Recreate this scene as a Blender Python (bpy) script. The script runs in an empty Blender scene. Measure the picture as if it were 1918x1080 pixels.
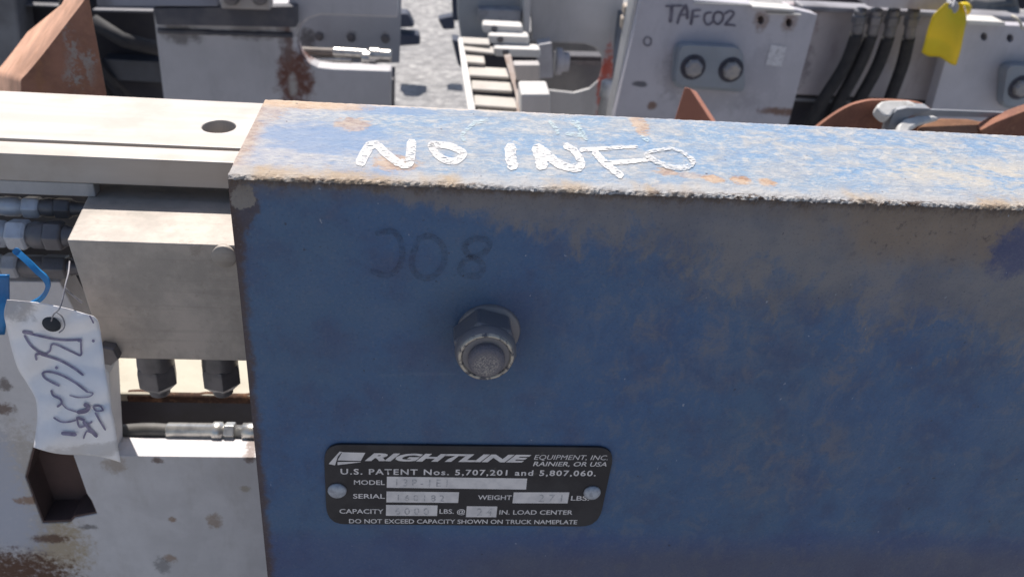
import bpy, bmesh, math, random
from mathutils import Vector, Matrix, noise as mnoise
random.seed(7)
SC = bpy.context.scene
COL = SC.collection

# ------------------------------------------------------------------ camera
F = 1655.0                                   # focal length in photo pixels (photo 1918 x 1080)
def nrm(v): return Vector(v).normalized()
CX = nrm((16850, 481, 1655)); CV = Vector((-240, 2716, 1655)); CV = (CV - CX * CV.dot(CX)).normalized()
CZ = -CV; CY = CZ.cross(CX)                  # world axes seen from the camera (right, down, forward)
CAM = Vector((0.0, -0.282, 0.72))
def ray(px, py):
    d = Vector((px - 959, py - 540, F)); return Vector((d.dot(CX), d.dot(CY), d.dot(CZ)))
def PY(px, py, y):                           # point of a vertical plane at depth y
    r = ray(px, py); return CAM + r * ((y - CAM.y) / r.y)
def PZ(px, py, z):                           # point of a level plane at height z
    r = ray(px, py); return CAM + r * ((z - CAM.z) / r.z)
cd = bpy.data.cameras.new('camera'); cam = bpy.data.objects.new('camera', cd); COL.objects.link(cam)
right = Vector((CX.x, CY.x, CZ.x)); down = Vector((CX.y, CY.y, CZ.y)); fwd = Vector((CX.z, CY.z, CZ.z))
mw = Matrix((right, -down, -fwd)).transposed().to_4x4(); mw.translation = CAM; cam.matrix_world = mw
cd.sensor_width = 36; cd.lens = 36 * F / 1918; cd.clip_start = 0.01; cd.clip_end = 500
cd.dof.use_dof = True; cd.dof.focus_distance = (PY(900, 600, 0) - CAM).dot(fwd); cd.dof.aperture_fstop = 20
SC.camera = cam

# ------------------------------------------------------------------ light
SUN = nrm((-0.18, 0.57, 1.0))                # towards the sun: behind the machines and to the left
w = bpy.data.worlds.new('World'); SC.world = w; w.use_nodes = True
sky = w.node_tree.nodes.new('ShaderNodeTexSky'); sky.sky_type = 'NISHITA'; sky.sun_disc = False
sky.sun_elevation = math.asin(SUN.z); sky.sun_rotation = math.atan2(SUN.x, SUN.y)
sky.air_density = 1.0; sky.dust_density = 1.5; sky.ozone_density = 1.0
w.node_tree.links.new(sky.outputs[0], w.node_tree.nodes['Background'].inputs[0])
w.node_tree.nodes['Background'].inputs[1].default_value = 0.088
sd = bpy.data.lights.new('sun', 'SUN'); sd.energy = 4.8; sd.angle = math.radians(0.5); sd.color = (1.0, 0.94, 0.87)
so = bpy.data.objects.new('sun', sd); COL.objects.link(so); so.location = (-2, 3, 6)
so.rotation_euler = SUN.to_track_quat('Z', 'Y').to_euler()
SC.view_settings.view_transform = 'Standard'; SC.view_settings.look = 'None'
SC.view_settings.exposure = 0.45; SC.view_settings.gamma = 1.0
try: SC.cycles.max_bounces = 6
except Exception: pass

# ------------------------------------------------------------------ material nodes
class Mat:
    def __init__(s, name, rough=0.6, metal=0.0):
        s.m = bpy.data.materials.new(name); s.m.use_nodes = True; s.t = s.m.node_tree
        s.b = s.t.nodes['Principled BSDF']; s.b.inputs['Roughness'].default_value = rough
        s.b.inputs['Metallic'].default_value = metal
        s.co = s.t.nodes.new('ShaderNodeTexCoord').outputs['Object']
        sp = s.t.nodes.new('ShaderNodeSeparateXYZ'); s.t.links.new(s.co, sp.inputs[0])
        s.x, s.y, s.z = sp.outputs
    def _in(s, sock, v):
        if hasattr(v, 'is_output'): s.t.links.new(v, sock)
        elif isinstance(v, (tuple, list)): sock.default_value = tuple(v) + ((1,) if len(sock.default_value) == 4 and len(v) == 3 else ())
        else: sock.default_value = v
    def math(s, op, a, b=0.0, clamp=False):
        n = s.t.nodes.new('ShaderNodeMath'); n.operation = op; n.use_clamp = clamp
        s._in(n.inputs[0], a); s._in(n.inputs[1], b); return n.outputs[0]
    def noise(s, scale, detail=5, rough=0.6, dist=0.0, stretch=None, off=(0, 0, 0), rot=(0, 0, 0)):
        mp = s.t.nodes.new('ShaderNodeMapping'); s.t.links.new(s.co, mp.inputs[0])
        mp.inputs['Location'].default_value = off; mp.inputs['Rotation'].default_value = rot
        mp.inputs['Scale'].default_value = stretch or (1, 1, 1)
        n = s.t.nodes.new('ShaderNodeTexNoise'); s.t.links.new(mp.outputs[0], n.inputs['Vector'])
        n.inputs['Scale'].default_value = scale; n.inputs['Detail'].default_value = detail
        n.inputs['Roughness'].default_value = rough; n.inputs['Distortion'].default_value = dist
        return n.outputs['Fac']
    def ramp(s, v, a, b, lo=0.0, hi=1.0):
        n = s.t.nodes.new('ShaderNodeMapRange'); n.interpolation_type = 'SMOOTHSTEP'
        s._in(n.inputs['Value'], v)
        if a <= b:
            n.inputs['From Min'].default_value = a; n.inputs['From Max'].default_value = b
            n.inputs['To Min'].default_value = lo; n.inputs['To Max'].default_value = hi
        else:
            n.inputs['From Min'].default_value = b; n.inputs['From Max'].default_value = a
            n.inputs['To Min'].default_value = hi; n.inputs['To Max'].default_value = lo
        return n.outputs['Result']
    def mix(s, f, a, b):
        n = s.t.nodes.new('ShaderNodeMix'); n.data_type = 'RGBA'
        s._in(n.inputs[0], f); s._in(n.inputs[6], a); s._in(n.inputs[7], b); return n.outputs[2]
    def mul(s, a, b): return s.math('MULTIPLY', a, b)
    def spot(s, c, r, warp=None, amt=0.6, soft=0.5):     # 1 inside an ellipsoid round c, edge broken by a noise
        tot = None
        for sock, cc, rr in zip((s.x, s.y, s.z), c, r):
            if rr is None: continue
            q = s.math('POWER', s.math('ABSOLUTE', s.math('DIVIDE', s.math('SUBTRACT', sock, cc), rr)), 2.0)
            tot = q if tot is None else s.math('ADD', tot, q)
        if warp is not None: tot = s.math('ADD', tot, s.math('MULTIPLY', s.math('SUBTRACT', warp, 0.5), amt * 8))
        return s.ramp(tot, 1.0 + soft, 1.0 - soft)
    def color(s, c): s._in(s.b.inputs['Base Color'], c)
    def rough(s, v): s._in(s.b.inputs['Roughness'], v)
    def bump(s, h, strength=0.3, dist=0.001):
        n = s.t.nodes.new('ShaderNodeBump'); n.inputs['Strength'].default_value = strength
        n.inputs['Distance'].default_value = dist; s._in(n.inputs['Height'], h)
        s.t.links.new(n.outputs[0], s.b.inputs['Normal'])
    def alpha(s, v): s._in(s.b.inputs['Alpha'], v)

def plain(name, c, rough=0.6, metal=0.0, c2=None, scale=60, lo=0.4, hi=0.65, bump=0.15, c3=None, grime=0.62):
    m = Mat(name, rough, metal)
    c2 = c2 or tuple(v * 0.7 for v in c)
    col = m.mix(m.ramp(m.noise(scale), lo, hi), c, c2)
    if c3: col = m.mix(m.ramp(m.noise(scale * 0.45, 7, 0.7, off=(3, 1, 7)), grime, grime + 0.06), col, c3)
    m.color(col)
    if bump: m.bump(m.noise(scale * 12, 3), bump, 0.0006)
    return m.m

# ------------------------------------------------------------------ mesh building
class MB:
    def __init__(s): s.bm = bmesh.new(); s.mi = 0
    def face(s, pts):
        f = s.bm.faces.new([s.bm.verts.new(p) for p in pts]); f.material_index = s.mi; return f
    def prism(s, pts, vec, holes=()):        # outline (with holes) extruded by vec
        vec = Vector(vec); before = set(s.bm.faces)
        loops = [list(pts)] + [list(h) for h in holes]
        f_edges, b_edges = [], []
        for lp in loops:
            a = [s.bm.verts.new(p) for p in lp]; b = [s.bm.verts.new(Vector(p) + vec) for p in lp]
            n = len(a)
            for i in range(n):
                f_edges.append(s.bm.edges.new((a[i], a[(i + 1) % n]))); b_edges.append(s.bm.edges.new((b[i], b[(i + 1) % n])))
                s.bm.faces.new((a[i], a[(i + 1) % n], b[(i + 1) % n], b[i]))
        for e in (f_edges, b_edges): bmesh.ops.triangle_fill(s.bm, use_beauty=True, edges=e)
        new = [f for f in s.bm.faces if f not in before]
        bmesh.ops.recalc_face_normals(s.bm, faces=new)
        for f in new: f.material_index = s.mi
    def prism2(s, front, back):              # front and back outlines with the same number of points
        a = [s.bm.verts.new(p) for p in front]; b = [s.bm.verts.new(p) for p in back]; n = len(a)
        fs = [s.bm.faces.new(a), s.bm.faces.new(b[::-1])]
        for i in range(n): fs.append(s.bm.faces.new((a[i], a[(i + 1) % n], b[(i + 1) % n], b[i])))
        bmesh.ops.recalc_face_normals(s.bm, faces=fs); bmesh.ops.triangulate(s.bm, faces=fs[:2])
    def box(s, lo, hi):
        x0, y0, z0 = lo; x1, y1, z1 = hi
        s.prism([(x0, y0, z0), (x1, y0, z0), (x1, y0, z1), (x0, y0, z1)], (0, y1 - y0, 0))
    def lathe(s, p, axis, prof, seg=28, cap=True):   # prof: (distance along axis, radius[, sides])
        p = Vector(p); axis = Vector(axis).normalized()
        u = axis.orthogonal().normalized(); v = axis.cross(u); rings = []
        for d, r in prof:
            rings.append([s.bm.verts.new(p + axis * d + (u * math.cos(2 * math.pi * k / seg) + v * math.sin(2 * math.pi * k / seg)) * r) for k in range(seg)])
        fs = []
        for a, b in zip(rings, rings[1:]):
            for k in range(seg): fs.append(s.bm.faces.new((a[k], a[(k + 1) % seg], b[(k + 1) % seg], b[k])))
        if cap: fs.append(s.bm.faces.new(rings[0][::-1])); fs.append(s.bm.faces.new(rings[-1]))
        bmesh.ops.recalc_face_normals(s.bm, faces=fs)
        for f in fs: f.material_index = s.mi; f.smooth = seg > 10
    def hexa(s, p, axis, length, r, cham=0.15): s.lathe(p, axis, [(0, r * 0.94), (r * cham, r), (length - r * cham, r), (length, r * 0.9)], 6)
    def tube(s, path, r, seg=12):
        path = [Vector(p) for p in path]; rings = []; u = None
        for i, p in enumerate(path):
            t = (path[min(i + 1, len(path) - 1)] - path[max(i - 1, 0)]).normalized()
            if u is None: u = t.orthogonal().normalized()
            u = (u - t * u.dot(t)).normalized(); v = t.cross(u); rr = r[i] if isinstance(r, (list, tuple)) else r
            rings.append([s.bm.verts.new(p + (u * math.cos(2 * math.pi * k / seg) + v * math.sin(2 * math.pi * k / seg)) * rr) for k in range(seg)])
        fs = []
        for a, b in zip(rings, rings[1:]):
            for k in range(seg): fs.append(s.bm.faces.new((a[k], a[(k + 1) % seg], b[(k + 1) % seg], b[k])))
        fs.append(s.bm.faces.new(rings[0][::-1])); fs.append(s.bm.faces.new(rings[-1]))
        for f in fs: f.smooth = True; f.material_index = s.mi
    def sheet(s, rows, smooth=True):         # grid of points
        g = [[s.bm.verts.new(p) for p in r] for r in rows]
        for a, b in zip(g, g[1:]):
            for k in range(len(a) - 1):
                f = s.bm.faces.new((a[k], a[k + 1], b[k + 1], b[k])); f.smooth = smooth; f.material_index = s.mi
    def build(s, name, mats, parent=None, bevel=0.0, solid=0.0, label=None):
        me = bpy.data.meshes.new(name); s.bm.to_mesh(me); s.bm.free()
        for m in (mats if isinstance(mats, (list, tuple)) else [mats]): me.materials.append(m)
        return link(name, me, parent, bevel, solid, label)

def link(name, me, parent=None, bevel=0.0, solid=0.0, label=None):
    o = bpy.data.objects.new(name, me); COL.objects.link(o)
    if parent: attach(o, parent)
    if solid:
        md = o.modifiers.new('thickness', 'SOLIDIFY'); md.thickness = solid; md.offset = 0
    if bevel:
        md = o.modifiers.new('bevel', 'BEVEL'); md.width = bevel; md.segments = 2; md.limit_method = 'ANGLE'; md.angle_limit = math.radians(40)
        md.use_clamp_overlap = True
    if label: o['label'] = label
    return o
def world_loc(o):
    v = Vector(o.location)
    while o.parent: return v if False else Vector(o['_base'])
    return v
def attach(o, parent):
    o.parent = parent
    r = parent
    while r.parent: r = r.parent
    o.matrix_parent_inverse = Matrix.Translation(-Vector(r.location)) if parent.parent is None else Matrix.Identity(4)
def thing(name, label, cat, loc, group=None):
    o = bpy.data.objects.new(name, None); COL.objects.link(o); o.location = loc; o.empty_display_size = 0.02
    o['label'] = label; o['category'] = cat
    if group: o['group'] = group
    return o
def tag(o, label, cat, group=None):
    o['label'] = label; o['category'] = cat
    if group: o['group'] = group
    return o

def catmull(pts, n=8):
    pts = [Vector(p) for p in pts]; out = []
    for i in range(len(pts) - 1):
        p0 = pts[max(i - 1, 0)]; p1 = pts[i]; p2 = pts[i + 1]; p3 = pts[min(i + 2, len(pts) - 1)]
        for k in range(n):
            t = k / n
            out.append(0.5 * ((2 * p1) + (p2 - p0) * t + (2 * p0 - 5 * p1 + 4 * p2 - p3) * t * t + (3 * p1 - p0 - 3 * p2 + p3) * t ** 3))
    out.append(pts[-1]); return out
STK = [0]
def wsc(w, k): return tuple(v * k for v in w) if isinstance(w, (tuple, list)) else w * k
def stroke(mb, pts, width, proj, n=8, smooth=True, rough=0.0):      # a marker or chalk stroke laid on a surface
    p = catmull(pts, n) if smooth else [Vector(q) for q in pts]
    L, R = [], []
    STK[0] += 1; up = (STK[0] % 24) * 0.00002
    def proj(u, v, f=proj):
        q = f(u, v); return q + (CAM - q).normalized() * up
    m = len(p)
    for i in range(m):
        t = (p[min(i + 1, m - 1)] - p[max(i - 1, 0)])
        if t.length < 1e-6: t = Vector((1, 0))
        t.normalize(); nn = Vector((-t.y, t.x))
        wd = width if not isinstance(width, (list, tuple)) else width[0] + (width[1] - width[0]) * i / (m - 1)
        e = 0.55 if i in (0, m - 1) else 1.0
        e *= 1 + rough * mnoise.noise(Vector((p[i].x * 0.21, p[i].y * 0.21, STK[0])))
        q = p[i] - t * wd * 0.22 if i == 0 else (p[i] + t * wd * 0.22 if i == m - 1 else p[i])
        L.append(proj(*(q + nn * wd * 0.5 * e))); R.append(proj(*(q - nn * wd * 0.5 * e)))
    mb.sheet([L, R], smooth=False)
def rpoly(pts, r, n=6):                      # rounded corners in 2D
    out = []; m = len(pts)
    for i in range(m):
        p = Vector(pts[i]); a = Vector(pts[i - 1]); b = Vector(pts[(i + 1) % m])
        rr = r[i] if isinstance(r, (list, tuple)) else r
        if rr <= 0: out.append(p); continue
        da = (a - p); db = (b - p); rr = min(rr, da.length * 0.49, db.length * 0.49)
        s0 = p + da.normalized() * rr; s1 = p + db.normalized() * rr
        for k in range(n + 1):
            t = k / n; out.append((1 - t) ** 2 * s0 + 2 * t * (1 - t) * p + t * t * s1)
    return out
def PT(px, py, p0, n):                       # point of a tilted plane through p0
    r = ray(px, py); n = Vector(n); return CAM + r * ((Vector(p0) - CAM).dot(n) / r.dot(n))
def face_y(pts, y): return [PY(a, b, y) for a, b in pts]
def ellipse(cx, cy, rx, ry, n=28): return [(cx + rx * math.cos(2 * math.pi * k / n), cy + ry * math.sin(2 * math.pi * k / n)) for k in range(n)]
def bar(mb, x0, y0, x1, y1, h, y, depth):    # a level bar: photo line of its top front edge, face height in px, depth in m
    mb.prism(face_y([(x0, y0), (x1, y1), (x1, y1 + h), (x0, y0 + h)], y), (0, depth, 0))
def z2(sc, ox, oy): return lambda pts: [(ox + u / sc, oy + v / sc) for u, v in pts]   # enlarged-view units to photo units

# ------------------------------------------------------------------ materials
ZT = PY(425, 328, 0).z; XL = PY(425, 328, 0).x; TH = 0.0767
def wx(px, py): return PY(px, py, 0).x
def wz(px, py): return PY(px, py, 0).z

def arm_front_material():
    m = Mat('blue_paint_front', 0.62)
    n1 = m.noise(9, 6, 0.6); n2 = m.noise(38, 8, 0.68, off=(1, 2, 3)); n3 = m.noise(420, 3, 0.6)
    nd = m.noise(24, 10, 0.72, 0.3, stretch=(1.6, 1, 0.9), off=(5, 0, 2), rot=(0, 0.7, 0))
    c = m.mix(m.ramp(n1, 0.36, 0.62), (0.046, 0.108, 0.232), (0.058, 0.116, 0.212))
    c = m.mix(m.mul(m.ramp(n2, 0.45, 0.66), 0.5), c, (0.075, 0.080, 0.150))
    lo = m.math('ADD', m.math('SUBTRACT', m.z, wz(600, 1000)), m.mul(m.math('SUBTRACT', n1, 0.5), 0.02))
    c = m.mix(m.mul(m.ramp(lo, 0.006, -0.006), 0.45), c, (0.05, 0.065, 0.185))
    nm = m.noise(85, 8, 0.75, 0.5, stretch=(1.2, 1, 0.9), off=(8, 2, 4), rot=(0, 0.6, 0))
    c = m.mix(m.mul(m.mul(m.ramp(nm, 0.50, 0.62), m.ramp(m.x, wx(900, 600), wx(1250, 600), 0.25, 1.0)), 0.45), c, (0.125, 0.145, 0.195))
    c = m.mix(m.mul(m.ramp(nm, 0.47, 0.36), 0.35), c, (0.045, 0.075, 0.16))
    c = m.mix(m.mul(m.ramp(n3, 0.5, 0.75), 0.22), c, (0.13, 0.14, 0.19))
    # rubbed grey patches in the middle of the face
    g = None
    for px, py, rx, rz in ((1290, 640, .042, .022), (1480, 860, .034, .024), (1580, 720, .012, .018), (1330, 560, .03, .012), (1700, 560, .03, .01)):
        e = m.spot((wx(px, py), 0, wz(px, py)), (rx, None, rz), nd, 0.5, 0.9)
        g = e if g is None else m.math('MAXIMUM', g, e)
    c = m.mix(m.mul(m.mul(g, m.ramp(m.math('ADD', m.mul(nm, 0.6), m.mul(nd, 0.4)), 0.44, 0.60)), 0.75), c, (0.135, 0.142, 0.185))
    # dust and worn primer below the top edge, wider to the right
    dep = m.math('SUBTRACT', ZT, m.z)
    wid = m.math('ADD', m.math('MULTIPLY', m.math('SUBTRACT', m.x, XL), 0.20), -0.006)
    wid = m.math('MAXIMUM', wid, 0.003)
    dd = m.math('ADD', m.math('DIVIDE', dep, wid), m.math('ADD', m.mul(m.math('SUBTRACT', nd, 0.5), 2.8), m.mul(m.math('SUBTRACT', nm, 0.5), 3.4)))
    c = m.mix(m.mul(m.ramp(dd, 1.5, 0.7), 0.75), c, m.mix(m.ramp(n2, 0.4, 0.6), (0.215, 0.192, 0.178), (0.165, 0.158, 0.165)))
    br = m.spot((wx(1800, 415), 0, wz(1800, 415)), (.055, None, .017), nd, 0.4, 0.95)
    c = m.mix(m.mul(br, 0.7), c, m.mix(m.ramp(m.noise(190, 6, 0.7), 0.56, 0.64), (0.23, 0.165, 0.11), (0.09, 0.055, 0.035)))
    bl = m.spot((wx(1905, 470), 0, wz(1905, 470)), (.010, None, .012), m.noise(150, 8, 0.75), 0.6, 0.7)
    c = m.mix(m.mul(bl, 0.9), c, (0.055, 0.07, 0.16))
    # brown band at the bottom
    bt = m.math('ADD', m.math('SUBTRACT', m.z, wz(1100, 1030)), m.mul(m.math('SUBTRACT', n2, 0.5), 0.02))
    c = m.mix(m.mul(m.ramp(bt, 0.010, -0.010), m.ramp(m.x, wx(700, 1020), wx(1000, 1020), 0.05, 0.5)), c, (0.105, 0.092, 0.10))
    # left edge rust, chip of bare metal in the corner
    le = m.math('ADD', m.math('SUBTRACT', m.x, XL), m.mul(m.math('SUBTRACT', m.noise(90, 6, 0.7), 0.5), 0.010))
    c = m.mix(m.mul(m.ramp(le, 0.0045, 0.0012), 0.85), c, (0.075, 0.043, 0.032))
    cn = m.spot((XL + 0.0004, 0, ZT - .012), (.009, None, .014), m.noise(120, 5, 0.65), 0.5, 0.3)
    c = m.mix(m.mul(cn, 0.75), c, (0.07, 0.045, 0.04))
    ch = m.spot((wx(453, 368), 0, wz(453, 368)), (.0042, None, .0052), m.noise(170, 6, 0.7), 0.55, 0.16)
    c = m.mix(ch, c, m.mix(n3, (0.27, 0.245, 0.22), (0.17, 0.15, 0.14)))
    # rust just under the top edge
    te = m.math('ADD', dep, m.mul(m.math('SUBTRACT', m.noise(150, 7, 0.75), 0.5), 0.012))
    c = m.mix(m.mul(m.ramp(te, 0.0048, 0.0014), 0.9), c, (0.062, 0.038, 0.03))
    c = m.mix(m.mul(m.ramp(te, 0.011, 0.003), 0.4), c, (0.14, 0.105, 0.08))
    # slightly darker patch round the nut, light scratches
    fg = m.noise(900, 3, 0.65)
    c = m.mix(m.mul(m.ramp(fg, 0.56, 0.68), 0.35), c, (0.16, 0.17, 0.21)); c = m.mix(m.mul(m.ramp(fg, 0.44, 0.32), 0.35), c, (0.025, 0.04, 0.085))
    gr = m.spot((wx(905, 640), 0, wz(905, 640)), (.024, None, .022), n2, 0.5, 0.9)
    c = m.mix(m.mul(gr, 0.22), c, (0.03, 0.034, 0.052))
    sc = m.ramp(m.noise(420, 2, 0.5, stretch=(1, 1, 0.6), off=(9, 9, 9)), 0.73, 0.77)
    c = m.mix(m.mul(sc, 0.7), c, (0.33, 0.35, 0.4))
    sl = m.ramp(m.noise(95, 3, 0.5, stretch=(0.12, 1, 2.2), off=(1, 8, 3), rot=(0, 0.35, 0)), 0.70, 0.73)
    c = m.mix(m.mul(sl, 0.12), c, (0.20, 0.22, 0.27))
    dk = m.ramp(m.noise(330, 2, 0.5, off=(2, 7, 4)), 0.71, 0.75)
    c = m.mix(m.mul(dk, 0.7), c, (0.03, 0.032, 0.05))
    m.color(c); m.rough(m.ramp(n2, 0.3, 0.7, 0.5, 0.75))
    m.bump(m.math('ADD', m.mul(fg, 0.8), m.math('ADD', n3, m.mul(n2, 1.4))), 0.32, 0.0008); return m.m

def arm_top_material():
    m = Mat('blue_paint_top', 0.7)
    nf = m.noise(230, 6, 0.72, stretch=(0.8, 1, 1)); ns = m.noise(62, 9, 0.74, 0.5, stretch=(0.75, 1.1, 1), off=(3, 3, 0)); nb = m.noise(17, 6, 0.6, stretch=(0.6, 1.2, 1), off=(0, 4, 0))
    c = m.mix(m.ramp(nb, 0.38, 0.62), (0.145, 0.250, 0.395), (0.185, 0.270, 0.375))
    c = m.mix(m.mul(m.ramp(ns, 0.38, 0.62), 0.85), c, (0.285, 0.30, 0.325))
    lf = m.math('ADD', m.x, m.mul(m.math('SUBTRACT', nb, 0.5), 0.16))
    c = m.mix(m.mul(m.ramp(lf, 0.0, -0.06), 0.7), c, m.mix(m.ramp(ns, .4, .6), (0.42, 0.375, 0.36), (0.32, 0.32, 0.36)))
    c = m.mix(m.mul(m.ramp(nf, 0.48, 0.66), 0.8), c, (0.42, 0.41, 0.40))
    c = m.mix(m.mul(m.ramp(nf, 0.47, 0.30), 0.55), c, (0.12, 0.20, 0.345))
    gf = m.noise(700, 4, 0.7, stretch=(0.5, 1, 1), off=(2, 2, 2))
    c = m.mix(m.mul(m.ramp(gf, 0.55, 0.62), 0.38), c, (0.43, 0.42, 0.40)); c = m.mix(m.mul(m.ramp(gf, 0.45, 0.38), 0.32), c, (0.13, 0.19, 0.29))
    # deeper blue patches
    for px, py, rx, ry in ((600, 255, .022, .014), (690, 330, .012, .006), (730, 205, .02, .006)):
        q = PZ(px, py, ZT); e = m.spot(q, (rx, ry, None), ns, 0.7, 0.6); c = m.mix(m.mul(e, 0.6), c, (0.11, 0.205, 0.37))
    tan = m.spot(PZ(1880, 330, ZT), (.07, .018, None), ns, 0.9, 0.8)
    c = m.mix(m.mul(m.mul(tan, m.ramp(ns, 0.4, 0.6)), 0.75), c, (0.50, 0.43, 0.33))
    tan = m.spot(PZ(1600, 270, ZT), (.09, .02, None), ns, 0.9, 0.8)
    c = m.mix(m.mul(m.mul(tan, m.ramp(ns, 0.5, 0.66)), 0.7), c, (0.46, 0.41, 0.34))
    rn = m.noise(95, 7, 0.75, off=(4, 4, 4)); rs = m.noise(300, 7, 0.75, stretch=(0.8, 1, 1), off=(4, 4, 4)); rust = None
    for px, py, rx, ry, k in ((565, 193, .012, .006, 1), (625, 198, .012, .004, .9), (505, 205, .006, .010, .6), (662, 232, .006, .006, .9), (742, 305, .007, .006, 1.1),
                              (1248, 322, .004, .003, 1), (1335, 335, .0036, .003, 1.3), (1388, 338, .0034, .003, 1.3), (1438, 341, .003, .003, 1.3), (1290, 328, .004, .0024, .6), (1198, 232, .003, .011, 1.1)):
        e = m.mul(m.spot(PZ(px, py, ZT), (rx * 1.15, ry * 1.15, None), rs, 0.75, 0.55), k)
        rust = e if rust is None else m.math('MAXIMUM', rust, e)
    el = m.math('ADD', m.math('SUBTRACT', m.x, XL), m.mul(m.math('SUBTRACT', rn, 0.5), 0.02))
    rust = m.math('MAXIMUM', rust, m.mul(m.ramp(el, 0.008, 0.0), 0.9))
    c = m.mix(m.mul(rust, 0.75, ), c, m.mix(m.ramp(nf, .35, .6), (0.30, 0.17, 0.10), (0.44, 0.32, 0.23)))
    # pale chipped rim at the front and back edges
    fe = m.math('ADD', m.y, m.mul(m.math('SUBTRACT', rn, 0.5), 0.026))
    fr = m.mix(m.ramp(m.noise(26, 4, .6, stretch=(1, .3, .3)), 0.42, 0.58), (0.37, 0.36, 0.355), (0.38, 0.27, 0.16))
    c = m.mix(m.mul(m.ramp(fe, 0.013, 0.002), 0.85), c, fr)
    be = m.math('ADD', m.math('SUBTRACT', TH, m.y), m.mul(m.math('SUBTRACT', rn, 0.5), 0.012))
    c = m.mix(m.mul(m.ramp(be, 0.004, 0.001), m.ramp(m.x, 0.10, -0.02, 0.25, 0.9)), c, (0.6, 0.5, 0.42))
    ob = m.mul(m.ramp(be, 0.014, 0.004), m.ramp(m.math('ADD', m.x, m.mul(m.math('SUBTRACT', nb, .5), .06)), 0.0, -0.045))
    c = m.mix(m.mul(ob, 0.7), c, m.mix(nf, (0.46, 0.28, 0.15), (0.58, 0.46, 0.34)))
    hs = m.noise(620, 3, 0.65, stretch=(0.6, 1, 1))
    rim = m.ramp(m.math('ADD', m.y, m.mul(m.math('SUBTRACT', rn, 0.5), 0.007)), 0.0032, 0.0006)
    c = m.mix(m.mul(m.mul(rim, m.ramp(m.noise(45, 3, .6, stretch=(1, .1, .1), off=(3, 3, 3)), .38, .6, .35, 1)), m.ramp(hs, 0.475, 0.53)), c, (0.07, 0.042, 0.028))
    c = m.mix(m.mul(m.mul(rim, 0.3), m.ramp(hs, 0.42, 0.38)), c, (0.62, 0.58, 0.52))
    pk = m.ramp(m.noise(300, 2, 0.5, off=(7, 1, 2)), 0.74, 0.77)
    c = m.mix(pk, c, (0.05, 0.05, 0.07))
    m.color(c); m.bump(m.math('ADD', m.mul(gf, 0.7), m.math('ADD', m.mul(nf, 1.2), ns)), 0.75, 0.0012); return m.m

def painted(name, base, dirt=(0.2, 0.19, 0.19), rustc=(0.13, 0.055, 0.03), dirt_amt=0.35, rust_amt=0.0, scale=14, spots=(), patches=(), rough=0.55, streak=(1, 1, 0.35)):
    m = Mat(name, rough)
    a = m.noise(scale, 7, 0.62, 0.2); b = m.noise(scale * 1.6, 8, 0.7, stretch=streak, off=(2, 5, 1)); f = m.noise(scale * 14, 4, 0.6)
    c = m.mix(m.ramp(a, 0.35, 0.65), base, tuple(v * 0.86 for v in base))
    c = m.mix(m.mul(m.ramp(b, 0.5, 0.72), dirt_amt), c, dirt)
    c = m.mix(m.mul(m.ramp(f, 0.55, 0.75), 0.16), c, dirt)
    wn = m.noise(scale * 7, 8, 0.78, off=(6, 6, 6))
    for p, r, col, k in patches:
        c = m.mix(m.mul(m.spot(p, r, wn, 0.8, 0.8), k), c, col)
    if rust_amt:
        c = m.mix(m.ramp(m.noise(scale * 2.2, 9, 0.75, off=(8, 3, 1)), 0.78 - rust_amt, 0.82 - rust_amt), c, rustc)
    for p, r in spots:
        c = m.mix(m.mul(m.spot(p, (r, None, r), wn, 0.6, 0.6), 0.85), c, rustc)
    m.color(c); m.bump(m.math('ADD', f, a), 0.12, 0.0008); return m.m

steel = plain('worn_steel', (0.30, 0.30, 0.31), 0.45, 0.55, (0.16, 0.15, 0.15), 300, c3=(0.1, 0.07, 0.05))
dark_steel = plain('oily_dark_steel', (0.15, 0.14, 0.145), 0.38, 0.2, (0.10, 0.095, 0.10), 60, c3=(0.2, 0.16, 0.12))
zinc = plain('zinc_plated_steel', (0.62, 0.60, 0.56), 0.32, 0.75, (0.42, 0.41, 0.40), 120)
rubber = plain('black_rubber', (0.016, 0.016, 0.020), 0.75, 0, (0.028, 0.027, 0.03), 90)
alu = Mat('brushed_aluminium', 0.5, 0.15)
_a = alu.noise(40, 6, 0.6, stretch=(0.12, 1.6, 1)); _b = alu.noise(30, 6, 0.6, off=(2, 2, 2))
alu.color(alu.mix(alu.mul(alu.ramp(_b, 0.45, 0.7), 0.6), alu.mix(alu.ramp(_a, 0.35, 0.65), (0.49, 0.455, 0.42), (0.41, 0.37, 0.335)), (0.35, 0.295, 0.25)))
alu.bump(_a, 0.1, 0.0005); alu = alu.m
black_void = plain('dark_recess_shade_paint', (0.026, 0.026, 0.036), 0.8, 0, (0.04, 0.038, 0.045), 14, c3=(0.055, 0.05, 0.05))  # near-black paint that also puts the shade of gaps and holes into colour
grime_paint = plain('sooty_dark_paint', (0.07, 0.07, 0.085), 0.7, 0, (0.11, 0.105, 0.115), 30, c3=(0.17, 0.16, 0.16))

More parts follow.
